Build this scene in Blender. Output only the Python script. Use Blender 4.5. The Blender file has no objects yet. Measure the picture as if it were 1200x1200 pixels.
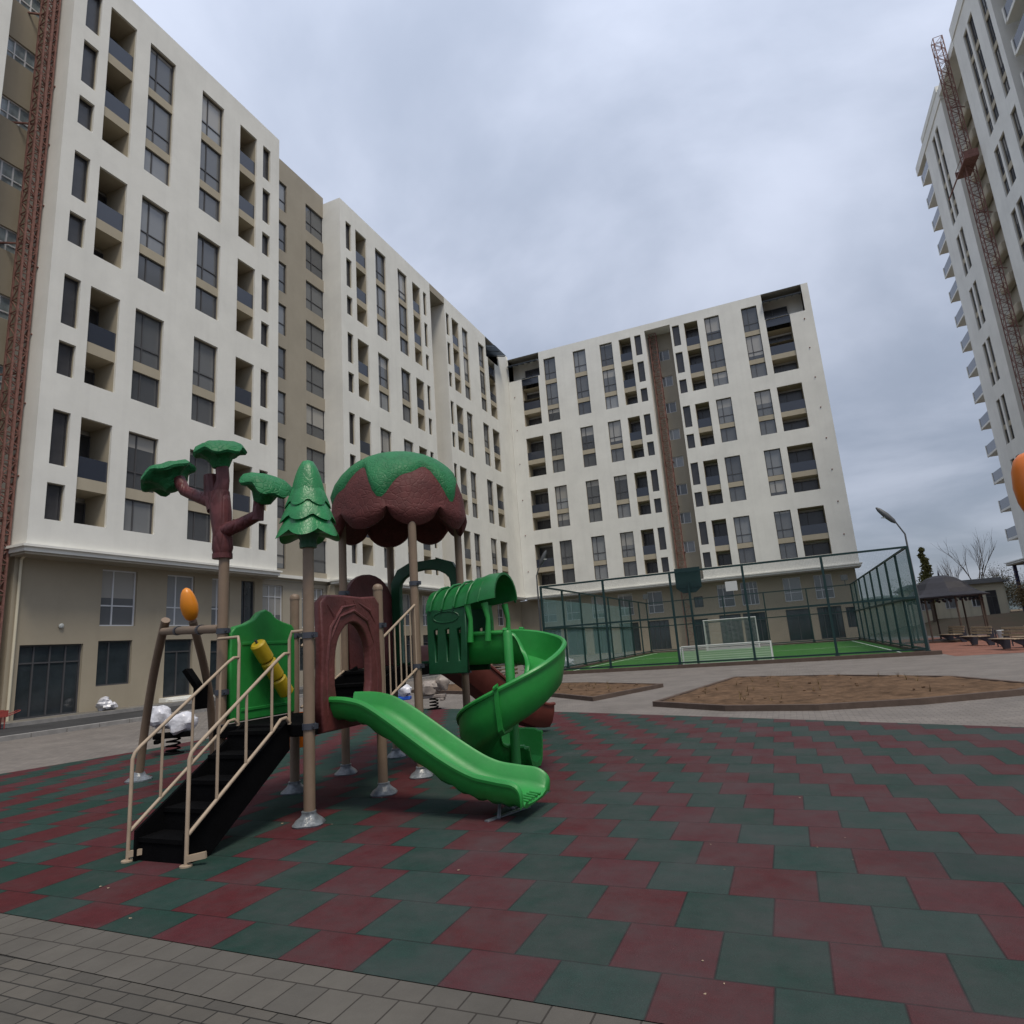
import bpy, bmesh, math, random
from mathutils import Vector, Matrix, noise
random.seed(7)
R = math.radians
scene = bpy.context.scene
col = scene.collection

# ------------------------------------------------------------------ materials
def newmat(name, base=(.5,.5,.5), rough=.8, spec=.3, metal=0., var=0., vscale=3., bump=0., bscale=20., var2=None):
    m = bpy.data.materials.new(name); m.use_nodes = True
    nt = m.node_tree; b = nt.nodes['Principled BSDF']
    b.inputs['Base Color'].default_value = (*base, 1); b.inputs['Roughness'].default_value = rough
    b.inputs['Metallic'].default_value = metal; b.inputs['Specular IOR Level'].default_value = spec
    if var or bump:
        tc = nt.nodes.new('ShaderNodeTexCoord')
    if var:
        n = nt.nodes.new('ShaderNodeTexNoise'); n.inputs['Scale'].default_value = vscale; n.inputs['Detail'].default_value = 6
        n.inputs['Roughness'].default_value = .65
        nt.links.new(tc.outputs['Object'], n.inputs['Vector'])
        mr = nt.nodes.new('ShaderNodeMapRange'); mr.inputs['From Min'].default_value = .3; mr.inputs['From Max'].default_value = .7
        mr.inputs['To Min'].default_value = 0; mr.inputs['To Max'].default_value = 1
        nt.links.new(n.outputs['Fac'], mr.inputs['Value'])
        mx = nt.nodes.new('ShaderNodeMix'); mx.data_type = 'RGBA'
        d = var2 if var2 else tuple(c*(1-var) for c in base)
        mx.inputs[6].default_value = (*[min(1, c*(1+var*.5)) for c in base], 1); mx.inputs[7].default_value = (*d, 1)
        nt.links.new(mr.outputs['Result'], mx.inputs[0]); nt.links.new(mx.outputs[2], b.inputs['Base Color'])
        m['mixnode'] = mx.name
    if bump:
        n2 = nt.nodes.new('ShaderNodeTexNoise'); n2.inputs['Scale'].default_value = bscale; n2.inputs['Detail'].default_value = 5
        nt.links.new(tc.outputs['Object'], n2.inputs['Vector'])
        bp = nt.nodes.new('ShaderNodeBump'); bp.inputs['Strength'].default_value = bump; bp.inputs['Distance'].default_value = .02
        nt.links.new(n2.outputs['Fac'], bp.inputs['Height']); nt.links.new(bp.outputs['Normal'], b.inputs['Normal'])
    return m

def plaster(name, base, streak=.05):
    """render coat with faint rain streaks and cloudy wear"""
    m = newmat(name, base, .9, .15, var=.10, vscale=.35, bump=.15, bscale=60)
    nt = m.node_tree; b = nt.nodes['Principled BSDF']
    tc = [n for n in nt.nodes if n.type == 'TEX_COORD'][0]
    mp = nt.nodes.new('ShaderNodeMapping'); mp.inputs['Scale'].default_value = (2.2, 2.2, .09)
    n = nt.nodes.new('ShaderNodeTexNoise'); n.inputs['Scale'].default_value = 1.; n.inputs['Detail'].default_value = 5
    nt.links.new(tc.outputs['Object'], mp.inputs['Vector']); nt.links.new(mp.outputs['Vector'], n.inputs['Vector'])
    mr = nt.nodes.new('ShaderNodeMapRange'); mr.inputs['From Min'].default_value = .5; mr.inputs['From Max'].default_value = .75
    mr.inputs['To Min'].default_value = 1; mr.inputs['To Max'].default_value = 1-streak
    nt.links.new(n.outputs['Fac'], mr.inputs['Value'])
    mul = nt.nodes.new('ShaderNodeVectorMath'); mul.operation = 'SCALE'
    nt.links.new(nt.nodes[m['mixnode']].outputs[2], mul.inputs[0]); nt.links.new(mr.outputs['Result'], mul.inputs['Scale'])
    nt.links.new(mul.outputs['Vector'], b.inputs['Base Color'])
    return m

def vary(m, dark, light):
    """each pane differs: bare dark room behind one, pale curtain or film behind the next"""
    nt = m.node_tree; b = nt.nodes['Principled BSDF']; mixn = nt.nodes[m['mixnode']]
    oi = nt.nodes.new('ShaderNodeObjectInfo'); r = nt.nodes.new('ShaderNodeValToRGB'); r.color_ramp.interpolation = 'LINEAR'
    e = r.color_ramp.elements; e[0].position = 0; e[0].color = (*dark,1); e[1].position = 1; e[1].color = (*light,1)
    mid = e.new(.6); mid.color = (*[(a*.45+c*.35) for a, c in zip(dark, light)],1)
    nt.links.new(oi.outputs['Random'], r.inputs['Fac'])
    mm = nt.nodes.new('ShaderNodeMix'); mm.data_type = 'RGBA'; mm.blend_type = 'MIX'; mm.inputs[0].default_value = .85
    nt.links.new(mixn.outputs[2], mm.inputs[6]); nt.links.new(r.outputs['Color'], mm.inputs[7])
    # a blind let down to a different height behind some panes
    tc = nt.nodes.new('ShaderNodeTexCoord'); sp = nt.nodes.new('ShaderNodeSeparateXYZ'); nt.links.new(tc.outputs['Object'], sp.inputs[0])
    rr = nt.nodes.new('ShaderNodeMath'); rr.operation = 'MULTIPLY'; rr.inputs[1].default_value = 7.31; nt.links.new(oi.outputs['Random'], rr.inputs[0])
    fr = nt.nodes.new('ShaderNodeMath'); fr.operation = 'FRACT'; nt.links.new(rr.outputs[0], fr.inputs[0])
    cu = nt.nodes.new('ShaderNodeMath'); cu.operation = 'MULTIPLY_ADD'; cu.inputs[1].default_value = 5.; cu.inputs[2].default_value = .3; nt.links.new(fr.outputs[0], cu.inputs[0])
    gt = nt.nodes.new('ShaderNodeMath'); gt.operation = 'GREATER_THAN'; nt.links.new(sp.outputs[2], gt.inputs[0]); nt.links.new(cu.outputs[0], gt.inputs[1])
    bl = nt.nodes.new('ShaderNodeMix'); bl.data_type = 'RGBA'; nt.links.new(gt.outputs[0], bl.inputs[0]); nt.links.new(mm.outputs[2], bl.inputs[6]); bl.inputs[7].default_value = (.33,.32,.30,1)
    nt.links.new(bl.outputs[2], b.inputs['Base Color'])
M = {}
M['white'] = plaster('white_plaster', (.755,.75,.705))
M['beige'] = plaster('beige_plaster', (.36,.315,.24))
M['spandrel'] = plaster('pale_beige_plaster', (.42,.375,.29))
M['taupe'] = plaster('taupe_plaster', (.36,.325,.265))
M['cream'] = plaster('cream_plaster', (.62,.57,.44), .2)
M['frame'] = newmat('dark_window_frame', (.07,.07,.075), .5)
M['wframe'] = newmat('white_window_frame', (.62,.63,.65), .5)
M['glass'] = newmat('window_glass', (.125,.125,.12), .14, .9, var=.5, vscale=.45)
vary(M['glass'], (.05,.055,.065), (.30,.315,.33))
M['paleglass'] = newmat('pale_reflecting_glass', (.26,.31,.33), .12, .9, var=.5, vscale=1.5)
M['glass2'] = newmat('dark_shop_glass', (.03,.038,.045), .08, .8, var=.5, vscale=.6)
M['louvre'] = newmat('dark_narrow_glass', (.045,.045,.05), .25, .6, var=.4, vscale=.5)
M['balglass'] = newmat('tinted_balcony_glass', (.035,.042,.06), .15, .7)
M['farglass'] = newmat('grey_blue_rail_glass', (.13,.15,.19), .2, .6)
M['room'] = newmat('dim_room', (.05,.045,.04), .9, var=.5, vscale=1.3)
M['canopy'] = newmat('grey_canopy_sheet', (.17,.20,.24), .4, .5)
M['rust'] = newmat('red_oxide_steel', (.23,.115,.095), .75, .3, var=.4, vscale=6)
M['post'] = newmat('taupe_powder_coat', (.205,.145,.10), .42, .45, var=.12, vscale=5)
M['rail'] = newmat('beige_powder_coat', (.37,.285,.205), .45, .4, var=.15, vscale=9)
M['clamp'] = newmat('dark_clamp_plastic', (.045,.05,.065), .4, .5)
M['foot'] = newmat('wrapped_grey_foot', (.17,.19,.21), .3, .6, var=.6, vscale=11, bump=.6, bscale=14)
M['green'] = newmat('green_moulded_plastic', (.018,.24,.04), .27, .5, var=.18, vscale=3, bump=.05, bscale=120)
M['dgreen'] = newmat('deep_shaded_green_plastic', (.008,.07,.028), .42, .4, var=.25, vscale=5, bump=.08, bscale=90)  # deep green, lowered further so the colour carries the hut's shade
M['mgreen'] = newmat('mid_green_plastic', (.012,.14,.035), .4, .4, var=.25, vscale=5, bump=.05, bscale=60)
M['maroon'] = newmat('maroon_moulded_plastic', (.115,.032,.03), .45, .4, var=.35, vscale=4, bump=.3, bscale=25)
M['mslide'] = newmat('russet_slide_plastic', (.13,.030,.020), .35, .45, var=.2, vscale=3)
M['black'] = newmat('black_rubber_coat', (.0035,.0035,.004), .95, .05, var=.3, vscale=8, bump=.2, bscale=60)
M['orange'] = newmat('orange_plastic', (.72,.24,.012), .35, .5, var=.1, vscale=5)
M['dorange'] = newmat('deep_orange_plastic', (.62,.15,.008), .38, .5, var=.1, vscale=5)
M['yellow'] = newmat('yellow_plastic', (.55,.38,.02), .4, .5, var=.1, vscale=5)
M['navy'] = newmat('navy_powder_coat', (.03,.03,.10), .4, .5)
M['blue'] = newmat('blue_plastic', (.02,.10,.50), .35, .5)
M['red'] = newmat('red_paint', (.30,.05,.04), .5, .4, var=.3, vscale=9)
M['wrap'] = newmat('white_plastic_wrap', (.62,.62,.66), .3, .7, var=.35, vscale=6, bump=1., bscale=9)
M['wrap2'] = newmat('grey_beige_wrap', (.26,.22,.19), .5, .5, var=.3, vscale=6, bump=.8, bscale=9)
M['fgreen'] = newmat('dark_green_fence_paint', (.004,.026,.026), .5, .4)
M['goal'] = newmat('white_goal_paint', (.45,.46,.45), .5, .4)
M['kerb'] = newmat('brown_kerb_stone', (.10,.072,.058), .85, .2, var=.25, vscale=4, bump=.2, bscale=30)
M['gkerb'] = newmat('grey_kerb_stone', (.26,.25,.24), .85, .2, var=.2, vscale=4, bump=.2, bscale=30)
M['soil'] = newmat('bare_soil', (.125,.078,.048), .98, .1, var=.55, vscale=3.5, bump=.9, bscale=16)
M['field'] = newmat('dry_field', (.12,.08,.055), .98, .1, var=.5, vscale=.25, bump=.5, bscale=4, var2=(.10,.095,.06))
M['asphalt'] = newmat('asphalt', (.045,.045,.047), .85, .3, var=.3, vscale=.8, bump=.3, bscale=90)
M['turf'] = newmat('artificial_turf', (.036,.125,.026), .9, .15, var=.22, vscale=1.1, bump=.5, bscale=120)
M['line'] = newmat('pitch_line_paint', (.62,.68,.6), .8)
M['wood'] = newmat('bench_wood', (.33,.25,.17), .7, .3, var=.3, vscale=7)
M['iron'] = newmat('black_cast_iron', (.02,.02,.03), .5, .5)
M['droof'] = newmat('dark_gazebo_roof', (.018,.017,.024), .6, .4, var=.3, vscale=3)
M['hill'] = newmat('far_hill', (.09,.11,.115), 1., .0, var=.3, vscale=.01)
M['bark'] = newmat('grey_bark', (.13,.10,.08), .95, .1, var=.3, vscale=5)
M['shrub'] = newmat('dry_shrub_leaves', (.17,.12,.06), .9, .1, var=.5, vscale=1.)
M['shrubg'] = newmat('dull_green_leaves', (.075,.085,.035), .9, .1, var=.5, vscale=1.)
M['poplar'] = newmat('yellow_green_leaves', (.17,.16,.055), .9, .1, var=.4, vscale=1.)
M['tin'] = newmat('grey_roof_sheet', (.20,.20,.20), .7, .3, var=.2, vscale=1.)
M['lamp'] = newmat('grey_lamp_metal', (.08,.085,.09), .5, .5)
M['lens'] = newmat('pale_lamp_lens', (.5,.52,.5), .3, .6)

def scale_relief(m, scale, strength, st=(1,1,1)):
    """leaf and scale relief pressed into moulded plastic"""
    nt = m.node_tree; b = nt.nodes['Principled BSDF']
    tc = nt.nodes.new('ShaderNodeTexCoord'); v = nt.nodes.new('ShaderNodeTexVoronoi')
    v.feature = 'DISTANCE_TO_EDGE'; v.inputs['Scale'].default_value = scale
    mp = nt.nodes.new('ShaderNodeMapping'); mp.inputs['Scale'].default_value = st
    nt.links.new(tc.outputs['Object'], mp.inputs['Vector']); nt.links.new(mp.outputs['Vector'], v.inputs['Vector'])
    mr = nt.nodes.new('ShaderNodeMapRange'); mr.inputs['From Max'].default_value = .12
    nt.links.new(v.outputs['Distance'], mr.inputs['Value'])
    bp = nt.nodes.new('ShaderNodeBump'); bp.inputs['Strength'].default_value = strength; bp.inputs['Distance'].default_value = .03
    nt.links.new(mr.outputs['Result'], bp.inputs['Height']); nt.links.new(bp.outputs['Normal'], b.inputs['Normal'])
M['bark_plastic'] = newmat('bark_relief_plastic', (.105,.030,.028), .6, .25, var=.35, vscale=4)
scale_relief(M['bark_plastic'], 13, .25)
M['leaf_plastic'] = newmat('leaf_relief_plastic', (.014,.15,.05), .55, .3, var=.25, vscale=5)
scale_relief(M['leaf_plastic'], 15, .3)
M['bark_fine'] = newmat('trunk_relief_plastic', (.105,.030,.032), .48, .35, var=.4, vscale=6)
scale_relief(M['bark_fine'], 9, .3, (1,1,.22))

# paving (procedural bricks)
def paving(name, c1, c2, mortar, w=.2, h=.1, off=.5, rot=0., msize=.006, dirt=.25):
    m = newmat(name, c1, .85, .25)
    nt = m.node_tree; b = nt.nodes['Principled BSDF']
    tc = nt.nodes.new('ShaderNodeTexCoord'); mp = nt.nodes.new('ShaderNodeMapping'); mp.inputs['Rotation'].default_value = (0,0,rot)
    nt.links.new(tc.outputs['Object'], mp.inputs['Vector'])
    br = nt.nodes.new('ShaderNodeTexBrick'); br.offset = off
    br.inputs['Scale'].default_value = 1; br.inputs['Brick Width'].default_value = w; br.inputs['Row Height'].default_value = h
    br.inputs['Mortar Size'].default_value = msize; br.inputs['Mortar Smooth'].default_value = .3
    br.inputs['Color1'].default_value = (*c1,1); br.inputs['Color2'].default_value = (*c2,1); br.inputs['Mortar'].default_value = (*mortar,1)
    nt.links.new(mp.outputs['Vector'], br.inputs['Vector'])
    n = nt.nodes.new('ShaderNodeTexNoise'); n.inputs['Scale'].default_value = .9; n.inputs['Detail'].default_value = 9; n.inputs['Roughness'].default_value = .7
    nt.links.new(tc.outputs['Object'], n.inputs['Vector'])
    mr = nt.nodes.new('ShaderNodeMapRange'); mr.inputs['From Min'].default_value = .35; mr.inputs['From Max'].default_value = .7
    mr.inputs['To Min'].default_value = 1+dirt*.4; mr.inputs['To Max'].default_value = 1-dirt
    nt.links.new(n.outputs['Fac'], mr.inputs['Value'])
    s = nt.nodes.new('ShaderNodeVectorMath'); s.operation = 'SCALE'
    nt.links.new(br.outputs['Color'], s.inputs[0]); nt.links.new(mr.outputs['Result'], s.inputs['Scale'])
    nt.links.new(s.outputs['Vector'], b.inputs['Base Color'])
    n2 = nt.nodes.new('ShaderNodeTexNoise'); n2.inputs['Scale'].default_value = 90
    nt.links.new(tc.outputs['Object'], n2.inputs['Vector'])
    ad = nt.nodes.new('ShaderNodeMath'); ad.operation = 'MULTIPLY_ADD'; ad.inputs[1].default_value = -1.
    nt.links.new(br.outputs['Fac'], ad.inputs[0])
    m3 = nt.nodes.new('ShaderNodeMath'); m3.operation = 'MULTIPLY'; m3.inputs[1].default_value = .35
    nt.links.new(n2.outputs['Fac'], m3.inputs[0]); nt.links.new(m3.outputs[0], ad.inputs[2])
    bp = nt.nodes.new('ShaderNodeBump'); bp.inputs['Strength'].default_value = .6; bp.inputs['Distance'].default_value = .008
    nt.links.new(ad.outputs[0], bp.inputs['Height']); nt.links.new(bp.outputs['Normal'], b.inputs['Normal'])
    return m
M['pave'] = paving('pale_pavers', (.20,.178,.160), (.165,.148,.135), (.10,.09,.08))
M['pave_near'] = paving('grey_pavers', (.104,.094,.080), (.078,.072,.063), (.026,.024,.021), w=.2, h=.1, msize=.005, dirt=.3)
M['pave_edge'] = paving('edge_pavers', (.106,.097,.084), (.09,.083,.073), (.04,.035,.03), w=.2, h=.4, msize=.005)
M['pave_red'] = paving('red_pavers', (.26,.115,.08), (.20,.09,.065), (.10,.06,.05), dirt=.35)
M['pave_walk'] = paving('warm_grey_pavers', (.19,.175,.15), (.16,.148,.128), (.09,.085,.075), w=.3, h=.3, off=0)

def scuff(m, amt=.35, light=(.10,.30,.13)):
    nt = m.node_tree; b = nt.nodes['Principled BSDF']; src = b.inputs['Base Color'].links[0].from_socket
    tc = nt.nodes.new('ShaderNodeTexCoord'); mp = nt.nodes.new('ShaderNodeMapping'); mp.inputs['Scale'].default_value = (4,14,9)
    n = nt.nodes.new('ShaderNodeTexNoise'); n.inputs['Scale'].default_value = 2.2; n.inputs['Detail'].default_value = 9; n.inputs['Roughness'].default_value = .75
    nt.links.new(tc.outputs['Object'], mp.inputs['Vector']); nt.links.new(mp.outputs['Vector'], n.inputs['Vector'])
    mr = nt.nodes.new('ShaderNodeMapRange'); mr.inputs['From Min'].default_value = .56; mr.inputs['From Max'].default_value = .8; mr.inputs['To Max'].default_value = amt
    nt.links.new(n.outputs['Fac'], mr.inputs['Value'])
    mx = nt.nodes.new('ShaderNodeMix'); mx.data_type = 'RGBA'; nt.links.new(mr.outputs['Result'], mx.inputs[0]); nt.links.new(src, mx.inputs[6]); mx.inputs[7].default_value = (*light,1)
    nt.links.new(mx.outputs[2], b.inputs['Base Color'])
    ro = nt.nodes.new('ShaderNodeMapRange'); ro.inputs['To Min'].default_value = b.inputs['Roughness'].default_value; ro.inputs['To Max'].default_value = .6
    nt.links.new(n.outputs['Fac'], ro.inputs['Value']); nt.links.new(ro.outputs['Result'], b.inputs['Roughness'])
scuff(M['green']); scuff(M['mslide'], .3, (.26,.12,.09)); scuff(M['post'], .35, (.33,.27,.21)); scuff(M['rail'], .35, (.20,.15,.11))
def rubber():
    m = newmat('red_and_green_rubber_tiles', (.1,.1,.1), .88, .25)
    nt = m.node_tree; b = nt.nodes['Principled BSDF']; L = nt.links
    def mth(op, a=None, bb=None, c=None):
        n = nt.nodes.new('ShaderNodeMath'); n.operation = op
        for i, v in enumerate((a, bb, c)):
            if v is None: continue
            if hasattr(v, 'node'): L.new(v, n.inputs[i])
            else: n.inputs[i].default_value = v
        return n.outputs[0]
    tc = nt.nodes.new('ShaderNodeTexCoord'); sp = nt.nodes.new('ShaderNodeSeparateXYZ'); L.new(tc.outputs['Object'], sp.inputs[0])
    v = mth('SUBTRACT', mth('DIVIDE', sp.outputs[1], .5), .66)
    k = mth('FLOOR', v); fv = mth('FRACT', v)
    u = mth('ADD', mth('ADD', mth('DIVIDE', sp.outputs[0], .5), .1), mth('MULTIPLY', mth('SUBTRACT', k, 6.), .52))
    cu = mth('FLOOR', u); fu = mth('FRACT', u)
    par = mth('FLOORED_MODULO', cu, 2.)
    cmb = nt.nodes.new('ShaderNodeCombineXYZ'); L.new(cu, cmb.inputs[0]); L.new(k, cmb.inputs[1])
    wn = nt.nodes.new('ShaderNodeTexWhiteNoise'); L.new(cmb.outputs[0], wn.inputs['Vector'])
    red = nt.nodes.new('ShaderNodeMix'); red.data_type = 'RGBA'; L.new(wn.outputs['Value'], red.inputs[0])
    red.inputs[6].default_value = (.076,.0105,.0125,1); red.inputs[7].default_value = (.058,.0115,.015,1)
    gr = nt.nodes.new('ShaderNodeMix'); gr.data_type = 'RGBA'; L.new(wn.outputs['Value'], gr.inputs[0])
    gr.inputs[6].default_value = (.0105,.039,.029,1); gr.inputs[7].default_value = (.014,.036,.030,1)
    mx = nt.nodes.new('ShaderNodeMix'); mx.data_type = 'RGBA'; L.new(par, mx.inputs[0]); L.new(red.outputs[2], mx.inputs[6]); L.new(gr.outputs[2], mx.inputs[7])
    # granules and worn, dusty patches
    n1 = nt.nodes.new('ShaderNodeTexNoise'); n1.inputs['Scale'].default_value = 140; n1.inputs['Detail'].default_value = 3; L.new(tc.outputs['Object'], n1.inputs['Vector'])
    n2 = nt.nodes.new('ShaderNodeTexNoise'); n2.inputs['Scale'].default_value = 1.7; n2.inputs['Detail'].default_value = 9; n2.inputs['Roughness'].default_value = .7
    L.new(tc.outputs['Object'], n2.inputs['Vector'])
    f = mth('MULTIPLY', mth('MULTIPLY_ADD', n1.outputs['Fac'], 1.1, .45), mth('MULTIPLY_ADD', wn.outputs['Value'], .34, .83))
    n3 = nt.nodes.new('ShaderNodeTexNoise'); n3.inputs['Scale'].default_value = 9; n3.inputs['Detail'].default_value = 8; n3.inputs['Roughness'].default_value = .8; L.new(tc.outputs['Object'], n3.inputs['Vector'])
    f = mth('MULTIPLY', f, mth('MULTIPLY_ADD', n3.outputs['Fac'], 1.0, .5))
    e = mth('MINIMUM', mth('MINIMUM', fu, mth('SUBTRACT', 1., fu)), mth('MINIMUM', fv, mth('SUBTRACT', 1., fv)))
    j = nt.nodes.new('ShaderNodeMapRange'); j.inputs['From Min'].default_value = .004; j.inputs['From Max'].default_value = .016
    j.inputs['To Min'].default_value = .38; j.inputs['To Max'].default_value = 1; L.new(e, j.inputs['Value'])
    f = mth('MULTIPLY', f, j.outputs['Result'])
    sc = nt.nodes.new('ShaderNodeVectorMath'); sc.operation = 'SCALE'; L.new(mx.outputs[2], sc.inputs[0]); L.new(f, sc.inputs['Scale'])
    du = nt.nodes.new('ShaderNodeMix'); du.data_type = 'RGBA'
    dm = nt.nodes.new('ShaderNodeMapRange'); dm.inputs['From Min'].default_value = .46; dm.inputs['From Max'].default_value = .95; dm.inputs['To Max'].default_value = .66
    # the grey mix grows towards +X, its edge broken up by noise
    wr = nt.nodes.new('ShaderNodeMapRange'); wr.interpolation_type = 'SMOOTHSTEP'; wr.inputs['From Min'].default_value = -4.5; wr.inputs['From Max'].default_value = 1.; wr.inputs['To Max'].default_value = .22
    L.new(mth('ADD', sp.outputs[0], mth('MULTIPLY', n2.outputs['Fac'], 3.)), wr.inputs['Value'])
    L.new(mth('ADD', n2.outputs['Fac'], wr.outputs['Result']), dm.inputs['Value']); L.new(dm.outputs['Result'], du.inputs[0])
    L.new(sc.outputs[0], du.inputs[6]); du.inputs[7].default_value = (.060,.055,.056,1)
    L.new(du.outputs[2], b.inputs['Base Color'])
    h = mth('ADD', mth('MULTIPLY', j.outputs['Result'], 2.), n1.outputs['Fac'])
    bp = nt.nodes.new('ShaderNodeBump'); bp.inputs['Strength'].default_value = .5; bp.inputs['Distance'].default_value = .006
    L.new(h, bp.inputs['Height']); L.new(bp.outputs['Normal'], b.inputs['Normal'])
    return m
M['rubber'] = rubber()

def mesh_cloth(name, colr, cover, cell=None):
    """wire mesh or knitted netting: threads with open holes between them"""
    m = bpy.data.materials.new(name); m.use_nodes = True; nt = m.node_tree; b = nt.nodes['Principled BSDF']
    b.inputs['Base Color'].default_value = (*colr,1); b.inputs['Roughness'].default_value = .8
    tr = nt.nodes.new('ShaderNodeBsdfTransparent'); mx = nt.nodes.new('ShaderNodeMixShader')
    out = nt.nodes['Material Output']
    nt.links.new(tr.outputs[0], mx.inputs[1]); nt.links.new(b.outputs[0], mx.inputs[2]); nt.links.new(mx.outputs[0], out.inputs['Surface'])
    if cell:
        tc = nt.nodes.new('ShaderNodeTexCoord'); sp = nt.nodes.new('ShaderNodeSeparateXYZ'); nt.links.new(tc.outputs['Object'], sp.inputs[0])
        def mth(op, a, bb=None):
            n = nt.nodes.new('ShaderNodeMath'); n.operation = op
            for i, v in enumerate((a, bb)):
                if v is None: continue
                if hasattr(v, 'node'): nt.links.new(v, n.inputs[i])
                else: n.inputs[i].default_value = v
            return n.outputs[0]
        h = mth('ADD', sp.outputs[0], sp.outputs[1])
        fa = mth('LESS_THAN', mth('FRACT', mth('DIVIDE', h, cell)), cover)
        fb = mth('LESS_THAN', mth('FRACT', mth('DIVIDE', sp.outputs[2], cell)), cover)
        nt.links.new(mth('MAXIMUM', fa, fb), mx.inputs[0])
    else:
        mx.inputs[0].default_value = cover
    return m
M['wire'] = mesh_cloth('green_wire_mesh', (.02,.07,.06), .04, .06)
M['net'] = mesh_cloth('green_windbreak_net', (.17,.30,.31), .50)
M['goalnet'] = mesh_cloth('white_goal_net', (.6,.6,.6), .10, .10)

# ------------------------------------------------------------------ mesh tools
class MB:
    def __init__(s): s.bm = bmesh.new(); s.mats = []; s.cur = 0
    def mat(s, key):
        m = M[key]
        if m not in s.mats: s.mats.append(m)
        s.cur = s.mats.index(m); return s
    def f(s, vs):
        try: fc = s.bm.faces.new(vs)
        except ValueError: return None
        fc.material_index = s.cur; return fc
    def box(s, x0,x1,y0,y1,z0,z1):
        v = [s.bm.verts.new((x,y,z)) for x in (x0,x1) for y in (y0,y1) for z in (z0,z1)]
        for q in ((0,1,3,2),(4,6,7,5),(0,4,5,1),(2,3,7,6),(0,2,6,4),(1,5,7,3)): s.f([v[i] for i in q])
        return s
    def quad(s, *pts): s.f([s.bm.verts.new(p) for p in pts]); return s
    def bar(s, a, b, w, h=None, up=(0,0,1)):
        a, b = Vector(a), Vector(b); t = (b-a).normalized(); up = Vector(up)
        if abs(t.dot(up)) > .98: up = Vector((1,0,0))
        sd = t.cross(up).normalized(); u = sd.cross(t); h = h or w
        r = []
        for p in (a, b):
            r.append([s.bm.verts.new(p + sd*i*w/2 + u*j*h/2) for i, j in ((-1,-1),(1,-1),(1,1),(-1,1))])
        for i in range(4): s.f([r[0][i], r[0][(i+1)%4], r[1][(i+1)%4], r[1][i]])
        s.f(r[0][::-1]); s.f(r[1]); return s
    def tube(s, pts, rad, seg=12, caps=True):
        pts = [Vector(p) for p in pts]; n = len(pts)
        rad = rad if hasattr(rad, '__len__') else [rad]*n
        ref = None; rings = []
        for i, p in enumerate(pts):
            t = (pts[min(i+1,n-1)]-pts[max(i-1,0)]).normalized()
            if ref is None: ref = t.orthogonal().normalized()
            ref = (ref - t*ref.dot(t)).normalized(); bn = t.cross(ref)
            rings.append([s.bm.verts.new(p + (ref*math.cos(2*math.pi*k/seg) + bn*math.sin(2*math.pi*k/seg))*rad[i]) for k in range(seg)])
        for a, b in zip(rings, rings[1:]):
            for k in range(seg): s.f([a[k], a[(k+1)%seg], b[(k+1)%seg], b[k]])
        if caps: s.f(rings[0][::-1]); s.f(rings[-1])
        return s
    def lathe(s, prof, c=(0,0,0), seg=24, lobe=None, rot=None):
        c = Vector(c); rings = []
        for i, (r, z) in enumerate(prof):
            ring = []
            for k in range(seg):
                a = 2*math.pi*k/seg; rr, zz = r, z
                if lobe: rr, zz = lobe(i, a, r, z)
                p = Vector((rr*math.cos(a), rr*math.sin(a), zz))
                if rot: p = rot @ p
                ring.append(s.bm.verts.new(c+p))
            rings.append(ring)
        for a, b in zip(rings, rings[1:]):
            for k in range(seg): s.f([a[k], a[(k+1)%seg], b[(k+1)%seg], b[k]])
        s.f(rings[0][::-1]); s.f(rings[-1]); return s
    def sweep(s, pts, profs, up=(0,0,1), sides=None):
        pts = [Vector(p) for p in pts]; n = len(pts); rings = []
        for i, p in enumerate(pts):
            t = (pts[min(i+1,n-1)]-pts[max(i-1,0)]).normalized()
            sd = t.cross(Vector(up)).normalized(); u = sd.cross(t)
            if sides: u = Vector((0,0,1))
            pr = profs[i] if isinstance(profs[0][0], (list, tuple)) and len(profs) == n and isinstance(profs[0][0][0], (int,float)) else profs
            rings.append([s.bm.verts.new(p + sd*a + u*b) for a, b in pr])
        m = len(rings[0])
        for a, b in zip(rings, rings[1:]):
            for k in range(m): s.f([a[k], a[(k+1)%m], b[(k+1)%m], b[k]])
        s.f(rings[0][::-1]); s.f(rings[-1]); return s
    def blob(s, c, r, seg=16, amp=.12, sc=(1,1,1), seed=0., fr=1.6):
        c = Vector(c); rings = []
        for i in range(1, seg//2):
            th = math.pi*i/(seg//2); ring = []
            for k in range(seg):
                a = 2*math.pi*k/seg
                d = Vector((math.sin(th)*math.cos(a), math.sin(th)*math.sin(a), math.cos(th)))
                q = r*(1+amp*2*(noise.noise(d*fr+Vector((seed,seed,seed)))))
                ring.append(s.bm.verts.new(c+Vector((d.x*sc[0], d.y*sc[1], d.z*sc[2]))*q))
            rings.append(ring)
        t = s.bm.verts.new(c+Vector((0,0,r*sc[2]))); b = s.bm.verts.new(c-Vector((0,0,r*sc[2])))
        for k in range(seg):
            s.f([t, rings[0][k], rings[0][(k+1)%seg]]); s.f([b, rings[-1][(k+1)%seg], rings[-1][k]])
        for a, bb in zip(rings, rings[1:]):
            for k in range(seg): s.f([a[k], bb[k], bb[(k+1)%seg], a[(k+1)%seg]])
        return s
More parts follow.
